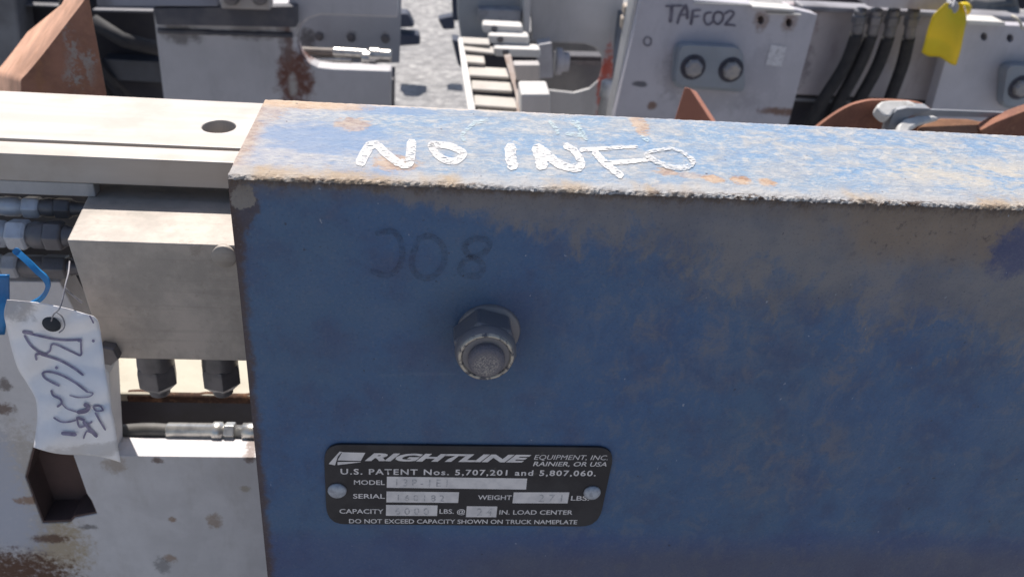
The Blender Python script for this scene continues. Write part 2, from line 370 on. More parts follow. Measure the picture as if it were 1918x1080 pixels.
def rusty(name, base=(0.22, 0.085, 0.04), flakes=None):
    m = Mat(name, 0.85)
    a = m.noise(22, 7, 0.65); b = m.noise(70, 7, 0.7, off=(1, 1, 1)); f = m.noise(330, 4, 0.6)
    c = m.mix(m.ramp(a, 0.35, 0.65), base, tuple(v * 0.62 for v in base))
    c = m.mix(m.mul(m.ramp(b, 0.5, 0.72), 0.5), c, (0.36, 0.17, 0.08))
    c = m.mix(m.mul(m.ramp(f, 0.5, 0.8), 0.4), c, (0.42, 0.23, 0.13))
    for p, r in (flakes or ()):
        wn = m.noise(75, 7, 0.75, off=(4, 2, 2))
        c = m.mix(m.mul(m.mul(m.spot(p, r, wn, 0.9, 0.8), m.ramp(wn, 0.47, 0.54)), 0.85), c, (0.36, 0.34, 0.32))
    m.color(c); m.bump(m.math('ADD', f, b), 0.35, 0.001); return m.m

# ------------------------------------------------------------------ the setting: asphalt
def asphalt():
    m = Mat('asphalt', 0.9)
    v = m.t.nodes.new('ShaderNodeTexVoronoi'); v.inputs['Scale'].default_value = 42; m.t.links.new(m.co, v.inputs['Vector'])
    big = m.noise(2.2, 5, 0.6); f = m.noise(150, 4, 0.65); md = m.noise(30, 5, 0.65, off=(1, 2, 0))
    c = m.mix(m.ramp(md, 0.35, 0.65), (0.36, 0.35, 0.345), (0.23, 0.225, 0.225))
    cell = m.t.nodes.new('ShaderNodeSeparateColor'); m.t.links.new(v.outputs['Color'], cell.inputs[0])
    c = m.mix(m.mul(m.ramp(cell.outputs[0], 0.45, 0.95), m.ramp(v.outputs['Distance'], 0.5, 0.3, 0, 0.5)), c, (0.55, 0.53, 0.51))
    c = m.mix(m.mul(m.ramp(f, 0.5, 0.7), 0.3), c, (0.1, 0.1, 0.11))
    c = m.mix(m.mul(m.ramp(big, 0.45, 0.7), 0.3), c, (0.14, 0.14, 0.15))
    m.color(c); m.bump(m.math('ADD', m.ramp(v.outputs['Distance'], 0.7, 0.1), f), 0.7, 0.006); return m.m
mb = MB(); mb.face([(-150, -150, 0), (150, -150, 0), (150, 150, 0), (-150, 150, 0)])
g = mb.build('ground', asphalt()); g['kind'] = 'structure'

# ------------------------------------------------------------------ blue clamp arm
XR, ZB = 0.47, 0.27
arm = thing('clamp_arm', 'dark blue rusty steel arm with black nameplate, lock nut and chalk writing', 'machine arm', (XL, 0, ZB))
def arm_body():
    mb = MB(); bm = mb.bm
    R = 0.0017; prof = [(0, ZB, 0), (0, ZT - 0.05, 0), (0, ZT - 0.012, 0), (0, ZT - 0.006, 0.15), (0, ZT - 0.0035, 0.5)]
    for k in range(0, 6):
        a = k / 5 * math.pi / 2; prof.append((R - R * math.cos(a), ZT - R + R * math.sin(a), 1))
    prof += [(0.0030, ZT, 0.5), (0.0042, ZT, 0.3), (0.007, ZT, 0.12), (0.012, ZT, 0.04), (0.05, ZT, 0), (TH - 0.004, ZT, 0.1), (TH - 0.0012, ZT, 0.4), (TH, ZT - 0.0015, 0.3), (TH, ZT - 0.03, 0), (TH, ZB, 0)]
    xs = [XL + 0.00055 * i for i in range(0, int(0.345 / 0.00055))] + [0.30, 0.36, XR]
    grid = []
    for i, x in enumerate(xs):
        col = []
        for (y, z, k) in prof:
            q = Vector((x * 900, y * 900, z * 900)); q2 = q * 0.3
            d = (mnoise.noise(q) * 0.55 + mnoise.noise(q2 + Vector((5, 5, 5))) * 0.55) * 0.0008 * k * (0.45 + 0.9 * abs(mnoise.noise(Vector((x * 60, 7, 1))) + 0.25))
            e = mnoise.noise(q + Vector((40, 3, 9))) * 0.0006 * k
            xx = x
            if i == 0: xx += abs(mnoise.noise(Vector((1, y * 260, z * 260)))) * 0.0011
            col.append(bm.verts.new((xx, y + e - abs(d) * 0.35, z + d - 0.0003 * k)))
        grid.append(col)
    for i in range(len(grid) - 1):
        for j in range(len(prof) - 1):
            f = bm.faces.new((grid[i][j], grid[i + 1][j], grid[i + 1][j + 1], grid[i][j + 1]))
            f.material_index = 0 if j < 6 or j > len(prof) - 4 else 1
            f.smooth = False
    for e in (grid[0], grid[-1]): bm.faces.new(e).material_index = 0
    bmesh.ops.recalc_face_normals(bm, faces=bm.faces)
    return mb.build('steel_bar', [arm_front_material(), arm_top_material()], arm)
arm_body()

# lock nut on its bolt
nut_m = plain('blue_grey_painted_nut', (0.17, 0.165, 0.18), 0.42, 0.25, (0.20, 0.19, 0.19), 320, lo=0.5, hi=0.75, c3=(0.22, 0.2, 0.18), grime=0.66)
NC = PY(907, 622, 0); NA = (0, -1, 0)
worn_rim = plain('worn_nut_rim', (0.46, 0.42, 0.36), 0.4, 0.5, (0.10, 0.10, 0.12), 420, lo=0.45, hi=0.62, c3=(0.4, 0.38, 0.34), grime=0.64)
mb = MB()
mb.lathe(NC + Vector((0.0016, 0, 0.0006)), NA, [(-0.001, 0.0124), (0.0007, 0.0124), (0.0011, 0.0119)], 40)
mb.lathe(NC, NA, [(0.0012, 0.0118), (0.0022, 0.0126), (0.0110, 0.0126), (0.0124, 0.0119)], 6)
mb.lathe(NC, NA, [(0.0116, 0.0117), (0.0132, 0.0115), (0.0150, 0.0110), (0.0162, 0.0103)], 40)
nut = mb.build('lock_nut', nut_m, arm, bevel=0.0011)
mb = MB(); mb.lathe(NC, NA, [(0.0158, 0.0105), (0.0166, 0.0103), (0.0170, 0.0098), (0.0168, 0.0092), (0.0162, 0.0088)], 40, cap=False); mb.build('collar_rim', worn_rim, nut)
mb = MB(); mb.lathe(NC, NA, [(0.0163, 0.00885), (0.0130, 0.0086), (0.0125, 0.0070)], 40, cap=False); mb.build('collar_bore', plain('black_bore_shade', (0.015, 0.014, 0.016), 0.8), nut)  # near-black colour paints the shade in the gap round the stud
mb = MB(); mb.lathe(NC + Vector((0.0001, 0, -0.0005)), NA, [(0.008, 0.0070), (0.0184, 0.0069), (0.0196, 0.0063), (0.0200, 0.0054), (0.0197, 0.003), (0.0198, 0.0006)], 32)
def bolt_mat():
    m = Mat('cast_bolt_end', 0.5, 0.3); f = m.noise(1500, 3, 0.7)
    k = m.spot(NC + Vector((0, -0.0205, -0.0012)), (0.0052, 0.003, 0.0052), f, 0.2, 0.4)
    m.color(m.mix(m.mul(k, m.ramp(f, 0.42, 0.62)), (0.17, 0.16, 0.185), (0.42, 0.385, 0.35))); m.bump(f, 0.8, 0.001); return m.m
mb.build('bolt_end', bolt_mat(), nut)

# nameplate
plate_black = plain('black_enamel', (0.016, 0.014, 0.018), 0.6, 0, (0.03, 0.028, 0.032), 60, c3=(0.06, 0.055, 0.05), grime=0.62)
plate_silver = plain('bare_aluminium_print', (0.70, 0.66, 0.65), 0.5, 0.0, (0.58, 0.55, 0.55), 160)
YP = -0.0013
def pp(px, py): return PY(px, py, YP)
mb = MB()
mb.prism([PY(a, b, YP) for a, b in rpoly([(606, 832), (1153, 838), (1121, 986), (612, 981)], 34, 7)], (0, 0.0012, 0))
npl = mb.build('nameplate', plate_black, arm, bevel=0.0003)
YT = YP - 0.00012
def text_mesh(body, x0, y0, x1, y1, cap, mat, parent, name='lettering', bold=0.012, shear=0.0, spacing=1.0, lift=0.0, collect=None):
    cu = bpy.data.curves.new('text', 'FONT'); cu.body = body; cu.size = 1.0; cu.offset = bold; cu.shear = shear; cu.space_character = spacing
    cu.resolution_u = 3
    o = bpy.data.objects.new('text', cu); COL.objects.link(o)
    me = bpy.data.meshes.new_from_object(o.evaluated_get(bpy.context.evaluated_depsgraph_get()))
    bpy.data.objects.remove(o); bpy.data.curves.remove(cu)
    xs = [v.co.x for v in me.vertices]; mn, mx = min(xs), max(xs); CAPH = 0.729 + bold * 2
    a, b = PY(x0, y0, YT), PY(x1, y1, YT); hgt = (PY(x0, y0 - cap, YT) - a).length
    for v in me.vertices:
        t = (v.co.x - mn) / (mx - mn); q = a.lerp(b, t) + Vector((0, -lift, (v.co.y + bold) / CAPH * hgt)); v.co = q
    collect.append(me)
def join_text(meshes, name, mat, parent):
    bm = bmesh.new()
    for me in meshes: bm.from_mesh(me); bpy.data.meshes.remove(me)
    me = bpy.data.meshes.new(name); bm.to_mesh(me); bm.free(); me.materials.append(mat); return link(name, me, parent)
L = []
def T(*a, **k): text_mesh(*a, mat=None, parent=None, collect=L, **k)
T('RIGHTLINE', 683, 862.5, 994, 865.6, 15.6, bold=0.05, shear=0.38)
join_text(L, 'maker_name', plate_silver, npl); L = []
T('EQUIPMENT, INC.', 1000, 859.8, 1138, 860.8, 9.2, shear=0.2, bold=0.0); T('RAINIER, OR USA', 998, 872, 1136, 873, 8.8, shear=0.2)
join_text(L, 'maker_address', plate_silver, npl); L = []
T('U.S. PATENT Nos. 5,707,201 and 5,807,060.', 638, 887.6, 1115.5, 891, 11.2, spacing=1.18, bold=0.02)
T('MODEL', 663, 906.8, 721, 907.3, 9); T('SERIAL', 661.5, 932.6, 721, 933, 9); T('CAPACITY', 636, 960.8, 718.5, 961.3, 9)
T('WEIGHT', 895, 935, 958, 935.4, 9); T('LBS.', 1069, 936.4, 1103, 936.6, 9); T('LBS. @', 823, 961, 871.5, 961.4, 8.8); T('IN. LOAD CENTER', 935, 962.6, 1072, 963, 8.6)
T('DO NOT EXCEED CAPACITY SHOWN ON TRUCK NAMEPLATE', 654, 979, 1080.5, 980.8, 8.4)
join_text(L, 'lettering', plate_silver, npl); L = []
Z6 = z2(5.683, 590, 810)
mb = MB()
for pg in ([(145, 330), (213, 345), (243, 252), (290, 200), (262, 198), (214, 252)], [(240, 292), (488, 298), (535, 212), (290, 205)], [(240, 308), (240, 342), (485, 312), (485, 308)]):
    mb.face([PY(a, b, YT) for a, b in Z6(pg)])
mb.build('emblem', plate_silver, npl)
def field(q): 
    mb = MB(); mb.face([PY(a, b, YT) for a, b in q]); return mb.build('blank_field', plate_silver, npl)
for q in ([(724.6, 891.8), (987.5, 895.3), (985.3, 916), (724.4, 912.6)], [(724, 919.5), (860, 920.9), (858, 941), (723.6, 939.9)], [(962.4, 921.2), (1066.6, 921.2), (1063, 941.8), (959.7, 941.6)],
          [(723.2, 944.6), (819.6, 945.6), (818.6, 965.4), (722.8, 964.9)], [(874.4, 947.2), (931.6, 947.6), (929.4, 967.8), (872.6, 967.5)]): field(q)
stamp = plain('stamped_metal', (0.33, 0.32, 0.34), 0.5, 0.0, (0.62, 0.6, 0.6), 900)
for s, x0, y0, x1, y1, cap in (('1 3 P - 1 E 1', 742, 909.5, 838, 910.5, 14), ('1 6 0 1 8 2', 745, 937, 832, 938, 12), ('6 0 0 0', 740, 962.5, 803, 963.2, 13), ('2 7 1', 1008, 938.5, 1052, 938.9, 14), ('2 4', 893, 964.5, 921, 964.9, 14)):
    T(s, x0, y0, x1, y1, cap, bold=0.0, lift=0.0001); join_text(L, 'stamped_number', stamp, npl); L = []
rv = plain('rivet_aluminium', (0.42, 0.44, 0.48), 0.45, 0.1, (0.28, 0.29, 0.33), 400)
for px, py, r in ((631.5, 917.5, 0.0040), (1108.8, 921.2, 0.0038)):
    c = PY(px, py, YP); mb = MB(); mb.lathe(c, NA, [(0, r), (0.0005, r), (0.0013, r * 0.85), (0.0019, r * 0.5), (0.0021, r * 0.1)], 24); mb.build('rivet', rv, npl)

# chalk writing on the top, faint old number on the front
def chalk_mat(name, col, lo, hi, a):
    m = Mat(name, 0.9); m.color(col); m.alpha(m.mul(m.ramp(m.noise(700, 5, 0.8, stretch=(0.6, 1, 1)), lo, hi), a)); return m.m
def topz(lift=0.0002): return lambda px, py: PZ(px, py, ZT + lift)
Za = z2(3.836, 400, 150); Zb = z2(3.487, 850, 180)
mb = MB()
for pts, wd in ((Za([(1052, 600), (1085, 530), (1130, 462)]), 19), (Za([(1130, 468), (1175, 465), (1230, 520), (1330, 598)]), 15), (Za([(1345, 600), (1400, 595), (1415, 540), (1424, 440)]), 18),
                (Za([(1555, 462), (1680, 470), (1770, 505), (1795, 535), (1740, 580), (1670, 575), (1610, 540), (1575, 495), (1560, 462)]), 13)): stroke(mb, pts, wd, topz())
for pts, wd in ((Zb([(372, 322), (370, 390), (388, 465)]), 22), (Zb([(543, 330), (565, 400), (578, 462)]), 24), (Zb([(540, 335), (600, 370), (680, 440), (790, 470), (835, 445), (790, 360), (728, 322)]), (19, 13)),
                (Zb([(828, 352), (1000, 340), (1200, 330)]), (9, 6)), (Zb([(920, 362), (980, 430), (1095, 522)]), 14), (Zb([(1000, 436), (1130, 428), (1290, 412)]), (10, 8))): stroke(mb, pts, wsc(wd, 0.92), topz(0.0002), 16, True, 0.28)
mb.build('chalk_writing', chalk_mat('white_paint_marker', (0.58, 0.57, 0.565), 0.40, 0.47, 0.95), arm)
mb = MB()
for pts, wd in ((Zb([(1260, 400), (1262, 368), (1330, 352), (1420, 342), (1500, 368), (1560, 420)]), 7), (Zb([(1262, 380), (1320, 425), (1420, 462), (1520, 462), (1565, 430), (1540, 400)]), 11)): stroke(mb, pts, wsc(wd, 0.85), topz(0.0004), 16, True, 0.3)
mb.build('chalk_writing', chalk_mat('thin_white_marker', (0.58, 0.575, 0.57), 0.42, 0.54, 0.85), arm, label='fainter thin chalk letter O')
Zm = z2(3.836, 800, 0); pale = chalk_mat('old_pale_chalk', (0.50, 0.60, 0.62), 0.42, 0.56, 0.6)
for pts in ([(350, 870), (300, 920), (250, 970), (270, 1010)], [(360, 880), (430, 860)], [(880, 870), (930, 930), (940, 960)], [(1040, 870), (1100, 930), (1120, 970), (1000, 960)], [(1080, 870), (1110, 960), (1150, 1000)], [(1540, 980), (1590, 1010)]): mb = MB(); stroke(mb, Zm(pts), 7, topz(0.0002)); mb.build('faded_chalk_mark', pale, arm)
Zc = z2(3.086, 650, 400)
mb = MB(); fr = lambda px, py: PY(px, py, -0.0003)
for pts in ([(170, 115), (270, 105), (315, 180), (310, 290), (240, 355), (140, 330)], [(410, 150), (480, 130), (555, 190), (555, 300), (480, 370), (400, 350), (375, 270), (410, 150)],
            [(690, 170), (740, 145), (820, 160), (800, 220), (720, 250), (680, 200), (690, 170)], [(720, 250), (780, 290), (770, 350), (700, 360), (655, 335), (670, 285), (715, 252)]): stroke(mb, Zc(pts), 12, fr)
mb.build('faded_number', chalk_mat('old_dark_paint', (0.05, 0.045, 0.06), 0.30, 0.75, 0.38), arm)

# ------------------------------------------------------------------ carriage on the left
ZR = ZT - 0.035; YRF = 0.0900; YRG = 0.1045; YRB = 0.1655
car = thing('lift_carriage', 'pale carriage on the left with a drilled top rail, valve block and hydraulic fittings', 'lift carriage', (-0.15, 0.13, 0))
cx0, cx1 = -0.62, 0.30
mb = MB()
hc = PZ(410, 237, ZR); hole = [(hc.x + 0.0078 * math.cos(a), hc.y + 0.0083 * math.sin(a), ZR) for a in [2 * math.pi * k / 32 for k in range(32)]]
mb.prism([(cx0, YRG + 0.0012, ZR), (cx1, YRG + 0.0012, ZR), (cx1, YRB, ZR), (cx0, YRB, ZR)], (0, 0, -0.019), [hole])
rail = mb.build('top_rail', alu, car, bevel=0.0005)
mb = MB(); mb.box((cx0, YRF, ZR - 0.0135), (cx1, YRG - 0.0012, ZR - 0.0004)); mb.build('front_bar', alu, car, bevel=0.0006)
grey_shade = painted('grey_white_paint', (0.43, 0.42, 0.42), (0.22, 0.21, 0.21), dirt_amt=0.5, scale=30)
mb = MB(); mb.box((cx0, YRF + 0.0008, ZR - 0.0205), (PY(176, 360, YRF).x, YRF + 0.008, ZR - 0.0138)); mb.build('rail_web', grey_shade, car, bevel=0.0006)
# web plate behind the fittings
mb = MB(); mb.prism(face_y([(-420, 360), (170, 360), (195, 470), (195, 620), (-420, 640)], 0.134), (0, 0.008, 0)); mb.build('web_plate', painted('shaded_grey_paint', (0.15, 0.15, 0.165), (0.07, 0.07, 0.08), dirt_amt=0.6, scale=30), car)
# cream lower beam (sunlit top)
ZC = PY(300, 738, 0.136).z
yb2 = PZ(300, 640, ZC).y
mb = MB(); mb.box((cx0, 0.136, ZC - 0.006), (cx1, yb2, ZC))
cream = painted('cream_paint', (0.42, 0.385, 0.30), (0.30, 0.24, 0.17), dirt_amt=0.5, scale=26)
lbm = mb.build('lower_beam', [cream], car, bevel=0.0015)
mb = MB(); mb.box((cx0, 0.1375, ZC - 0.06), (cx1, yb2 - 0.01, ZC - 0.0064)); mb.build('shaded_beam_front', plain('beam_shade_blue_black', (0.05, 0.05, 0.065), 0.6, 0, (0.035, 0.034, 0.04), 20), car)  # shade of the beam's front face, given as a separate near-black box
mb = MB()
rust_edge = rusty('dark_rust', (0.075, 0.035, 0.022))
rows = []
for k in range(120):
    x = -0.17 + 0.16 * k / 119; u = 0.0012 + 0.004 * max(0, mnoise.noise(Vector((x * 90, 0.3, 2)))) ; rows.append([Vector((x, 0.1355, ZC - 0.0055)), Vector((x, 0.1348, ZC - 0.002)), Vector((x, 0.136 + u, ZC + 0.0006)), Vector((x, 0.1365 + u * 1.3, ZC + 0.0001))])
mb.sheet(rows); mb.build('rusty_lip', rust_edge, lbm)
mb = MB(); mb.box((cx0, 0.142, 0.02), (cx1, 0.168, ZC - 0.06)); mb.build('dark_shade_panel', black_void, car)
# lower plate with sunlit upper edge and a hexagonal cutout
YL = 0.0880
lz = lambda px, py: PY(px, py, YL)
hexh = [(62, 836), (135, 846), (163, 925), (172, 938), (182, 962), (140, 970), (132, 978), (80, 980), (47, 893)]
low_pts = [(-420, 520), (112, 528), (150, 600), (205, 700), (214, 853), (560, 857), (640, 1350), (-420, 1350)]
def lower_mat():
    W = lambda px, py, rx, ry: (lz(px, py), (rx / 3100, None, ry / 2500))
    tanc = (0.36, 0.30, 0.23); brn = (0.10, 0.045, 0.025); whi = (0.43, 0.44, 0.50)
    pt = [(*W(40, 900, 70, 90), tanc, .55), (*W(95, 1020, 60, 60), (0.38, 0.29, 0.17), .8), (*W(0, 905, 40, 110), whi, .9), (*W(20, 985, 55, 60), whi, .9), (*W(25, 1072, 95, 44), brn, 1), (*W(95, 1008, 30, 8), brn, .9),
          (*W(52, 937, 20, 7), (0.25, 0.13, 0.06), .8), (*W(5, 765, 18, 9), brn, .8), (*W(8, 720, 10, 9), (0.12, 0.09, 0.08), .8), (*W(402, 975, 12, 14), (0.30, 0.2, 0.13), .7), (*W(323, 972, 6, 5), (0.28, 0.17, 0.1), .8), (*W(318, 1045, 12, 8), (0.28, 0.17, 0.1), .7),
          (*W(305, 1058, 14, 16), (0.2, 0.19, 0.19), .7), (*W(295, 862, 9, 6), brn, .8), (*W(465, 858, 9, 8), brn, .8), (*W(215, 870, 18, 14), (0.3, 0.22, 0.15), .6), (*W(165, 986, 16, 4), (0.15, 0.14, 0.14), .8), (*W(460, 915, 9, 5), (0.33, 0.27, 0.2), .7)]
    return painted('stained_white_paint', (0.62, 0.595, 0.60), (0.44, 0.41, 0.39), dirt_amt=0.45, scale=34, patches=pt)
mb = MB(); mb.prism(face_y(low_pts, YL), (0, 0.0155, 0), [face_y(hexh, YL)])
low = mb.build('lower_plate', lower_mat(), car, bevel=0.0006)
mb = MB(); mb.prism(face_y([(20, 780), (230, 820), (230, 1010), (20, 1020)], YL + 0.0168), (0, 0.004, 0)); hx = face_y(hexh, YL); hm = PY(112, 910, YL); mb.prism([p + Vector((0, 0.0008, 0)) for p in hx], (0, 0.0155, 0), [[p + (hm - p) * 0.05 + Vector((0, 0.0008, 0)) for p in hx]]); mb.build('rusty_backing', plain('deep_brown_rust', (0.115, 0.07, 0.062), 0.85, 0, (0.085, 0.055, 0.05), 40, c3=(0.14, 0.075, 0.05), grime=0.6), low)
# valve block
ZK = ZR - 0.0205
yk = PZ(430, 460, ZK).y
k0 = PZ(125, 449, ZK); k1 = PZ(150, 397, ZK)
dx = (k1.x - k0.x) / (k1.y - k0.y)
yback = YRF + 0.036
b0 = k0; b1 = Vector((0.02, k0.y, ZK)); b2 = Vector((0.02, yback, ZK)); b3 = Vector((k0.x + dx * (yback - k0.y), yback, ZK))
zbot = PY(455, 676, k0.y).z; hb = ZK - zbot
def valve_mat():
    m = Mat('cast_aluminium_block', 0.55, 0.1); a = m.noise(45, 7, 0.65); f = m.noise(260, 4, 0.65)
    c = m.mix(m.ramp(a, 0.35, 0.65), (0.47, 0.41, 0.36), (0.34, 0.305, 0.27)); c = m.mix(m.mul(m.ramp(f, 0.55, 0.75), 0.3), c, (0.2, 0.17, 0.14))
    c = m.mix(m.mul(m.ramp(m.noise(70, 8, 0.7, off=(3, 3, 3)), 0.6, 0.66), 0.4), c, (0.24, 0.2, 0.16)); bl_ = m.noise(160, 4, 0.6, stretch=(0.06, 1, 1.4)); c = m.mix(m.mul(m.ramp(bl_, 0.52, 0.66), 0.22), c, (0.2, 0.175, 0.15)); st = m.noise(20, 7, 0.7, stretch=(1, 1, 0.4), off=(4, 1, 9)); c = m.mix(m.mul(m.ramp(st, 0.55, 0.7), 0.4), c, (0.19, 0.165, 0.145))
    m.color(c); m.bump(m.math('ADD', m.math('ADD', a, f), m.mul(bl_, 0.6)), 0.25, 0.0008); return m.m
vm = valve_mat()
mb = MB(); 
# the left side follows the photo: the bottom corner sits further right
bl = PY(198, 676, k0.y)
top = [b0, b1, b2, b3]
bot = [Vector((bl.x, b0.y, zbot)), Vector((0.02, b0.y, zbot)), Vector((0.02, yback, zbot)), Vector((b3.x + (bl.x - b0.x), yback, zbot))]
vt = [mb.bm.verts.new(p) for p in top]; vb = [mb.bm.verts.new(p) for p in bot]
mb.bm.faces.new(vt); mb.bm.faces.new(vb[::-1])
for i in range(4): mb.bm.faces.new((vt[i], vb[i], vb[(i + 1) % 4], vt[(i + 1) % 4]))
bmesh.ops.recalc_face_normals(mb.bm, faces=mb.bm.faces)
blk = mb.build('valve_block', vm, car, bevel=0.0007)
# socket screw head by the right corner, plug low on the left
c = PY(418, 478, k0.y); mb = MB(); mb.lathe(c + Vector((0.0006, 0, 0)), NA, [(-0.001, 0.0052), (0.0012, 0.0052), (0.0016, 0.0048)], 26); mb.build('port_plug', vm, blk)
c = PY(205, 655, k0.y); mb = MB(); mb.hexa(c, NA, 0.005, 0.0055); mb.build('screw_head', dark_steel, blk)
# stamped marks
mb = MB(); yq = k0.y - 0.0003
random.seed(3)
for i in range(26):
    px = 350 + random.random() * 65; py = random.choice((628, 634, 640, 657)) + random.random() * 3
    a, b = random.uniform(-2, 2), random.uniform(1.2, 4)
    stroke(mb, [(px, py), (px + a, py + b)], 1.1, lambda u, v: PY(u, v, yq), 2, False)
mb.build('stamped_marks', plain('scratched_metal', (0.5, 0.47, 0.43), 0.5), blk)
# two hose adaptors hanging below the block
for px, xw in ((290, 29), (411, 29)):
    ct = PY(px, 672, k0.y + 0.016); up = Vector((0, 0, -1))
    sc = xw / 3050
    sc *= 0.9
    mb = MB(); mb.lathe(ct + Vector((0, 0, 0.006)), up, [(0, sc * 0.9), (0.009, sc * 0.98), (0.0105, sc * 0.85)], 24)
    mb.lathe(ct, up, [(0.0025, sc * 1.04), (0.0045, sc * 1.12), (0.0125, sc * 1.12), (0.0170, sc * 0.66)], 6)
    mb.lathe(ct, up, [(0.015, sc * 0.6), (0.0200, sc * 0.55)], 16)
    mb.build('hose_adaptor', dark_steel, blk, bevel=0.0004)
# fittings and hoses entering the block from the left
blue_grey = plain('greasy_blue_grey_steel', (0.55, 0.56, 0.60), 0.32, 0.2, (0.36, 0.36, 0.38), 60, c3=(0.2, 0.16, 0.11), grime=0.64)
def fitting(py, ypos, xr_px, r_px, hexpx, cr_px):
    pr = PY(xr_px, py, ypos); S = F / (pr - CAM).dot(fwd); ax = Vector((-1, 0, 0)); r = r_px / S
    xh0 = PY(hexpx[1], py, ypos).x; xh1 = PY(hexpx[0], py, ypos).x; L0 = pr.x - xh0
    mb = MB(); mb.lathe(pr + Vector((0.012, 0, 0)), ax, [(0, r * 0.62), (0.012, r * 0.62), (0.0128, r * 0.70), (0.0145, r * 0.70)], 22)
    mb.lathe(pr + Vector((-0.0020, 0, 0)), ax, [(0, r * 0.86), (0.0010, r * 1.0), (L0 * 0.42, r * 1.0), (L0 * 0.46, r * 0.9)], 6)
    mb.lathe(pr + Vector((-0.0020, 0, 0)), ax, [(L0 * 0.44, r * 0.80), (L0 * 0.50, r * 0.88), (L0 - 0.004, r * 0.88), (L0 - 0.003, r * 0.78), (L0 - 0.002, r * 0.78)], 22)
    h = mb.build('coupling', dark_steel, car, bevel=0.0004)
    mb = MB(); mb.lathe((xh0, ypos, pr.z), ax, [(0, r * 0.90), (0.0012, r * 1.04), (xh0 - xh1 - 0.0012, r * 1.04), (xh0 - xh1, r * 0.92)], 6); mb.build('hex_nut', blue_grey, h, bevel=0.0004)
    mb = MB(); mb.lathe((xh1, ypos, pr.z), ax, [(0, r * 0.72), (0.0016, r * 0.72), (0.002, r * 0.88), (0.008, r * 0.90), (0.0088, r * 0.84), (0.011, r * 0.84), (0.0118, r * 0.9), (0.022, r * 0.9), (0.023, r * 0.8), (0.03, r * 0.8)], 22); mb.build('crimp_sleeve', blue_grey, h)
    mb = MB(); mb.tube([(xh1 - 0.025, ypos, pr.z), (xh1 - 0.08, ypos, pr.z), (xh1 - 0.16, ypos + 0.01, pr.z - 0.02), (xh1 - 0.26, ypos + 0.02, pr.z - 0.09), (xh1 - 0.30, ypos + .03, pr.z - .2)], r * 0.7); mb.build('rubber_hose', rubber, h)
fitting(391, 0.096, 144, 21, (46, 78), 22)
fitting(442, 0.084, 130, 29, (18, 56), 30)
fitting(500, 0.088, 138, 24, (10, 40), 24)
# hose lying on the lower plate
yh = 0.1075; 
pts = [PY(120, 832, yh), PY(180, 818, yh), PY(225, 808, yh), PY(275, 804, yh), PY(318, 806, yh)]
mb = MB(); mb.tube([Vector((-0.4, yh + .02, 0.30)), Vector((-0.26, yh + .015, 0.345))] + catmull(pts, 5), 0.0038); hs = mb.build('hydraulic_hose', plain('grey_black_hose', (0.07, 0.065, 0.06), 0.6, 0, (0.1, 0.095, 0.09), 80), car)
p0 = PY(312, 806, yh); ax = Vector((1, 0, 0.0)); S = 1 / 3050
mb = MB(); mb.lathe(p0, ax, [(0, 0.0038), (0.001, 0.0046), (76 * S, 0.0046), (78 * S, 0.0054), (92 * S, 0.0054), (94 * S, 0.0042), (98 * S, 0.0042)], 24)
mb.build('crimp_sleeve', zinc, hs)
mb = MB(); mb.lathe(p0 + Vector((96 * S, 0, 0)), ax, [(0, 0.0048), (0.001, 0.0054), (17 * S, 0.0054), (18 * S, 0.0048)], 6); mb.build('hex_nut', zinc, hs, bevel=0.0003)
mb = MB(); mb.lathe(p0 + Vector((112 * S, 0, 0)), ax, [(0, 0.0038), (14 * S, 0.0038), (15 * S, 0.005), (40 * S, 0.005), (42 * S, 0.0042)], 20); mb.build('hose_end', zinc, hs)

# ------------------------------------------------------------------ paper tag, string, strap
def wav(px, py): 
    v = (py - 561) / 300
    cr = mnoise.noise(Vector((px * 0.03, py * 0.022, 1.5))) * 0.0012 + abs(mnoise.noise(Vector((px * 0.012 + py * 0.01, py * 0.016, 4)))) * -0.003
    return cr + 0.0255 + 0.0035 * math.sin(v * 5.2 + (px - 100) * 0.012) - 0.013 * v + ((px - 110) / 110) ** 2 * 0.003 * (1.2 - v)
def on_tag(px, py, lift=0.0): return PY(px, py, wav(px, py) - lift)
def interp(c, s):
    c = catmull(c, 6); f = s * (len(c) - 1); i = min(int(f), len(c) - 2); return c[i].lerp(c[i + 1], f - i)
Lc = [(13, 561), (8, 585), (10, 602), (16, 628), (23, 656), (34, 690), (50, 716), (65, 742), (69, 758), (70, 787), (64, 831), (63, 837)]
Rc = [(176, 592), (185, 604), (190, 635), (194, 664), (197, 692), (205, 742), (209, 769), (214, 788), (219, 822), (226, 865)]
paper = Mat('white_tag_paper', 0.75)
_a = paper.noise(50, 6, 0.6); _s = paper.spot(on_tag(27, 580), (0.006, None, 0.006), paper.noise(120, 6, .7), 0.8, 0.8)
_c = paper.mix(paper.ramp(_a, 0.35, 0.7), (0.88, 0.85, 0.85), (0.78, 0.75, 0.75)); _c = paper.mix(paper.mul(_s, 0.6), _c, (0.25, 0.23, 0.23))
_s2 = paper.spot(on_tag(150, 842), (0.02, None, 0.004), paper.noise(90, 6, .7), 0.9, 0.9); _c = paper.mix(paper.mul(_s2, 0.5), _c, (0.40, 0.36, 0.33))
paper.color(_c); paper.bump(_a, 0.2, 0.001); paper = paper.m
ptag = thing('paper_tag', 'crumpled white paper tag with handwriting hanging by a string in front of the valve block', 'tag', on_tag(100, 700))
mb = MB(); rows = []
for i in range(65):
    s = i / 64; a, b = interp(Lc, s), interp(Rc, s); row = []
    for k in range(21):
        t = k / 20; q = a.lerp(b, t); q = q + Vector((0, -6 * math.sin(math.pi * t) * (1 - s) ** 6 + 4 * math.sin(math.pi * t * 2) * s ** 4)); row.append(on_tag(q.x, q.y))
    rows.append(row)
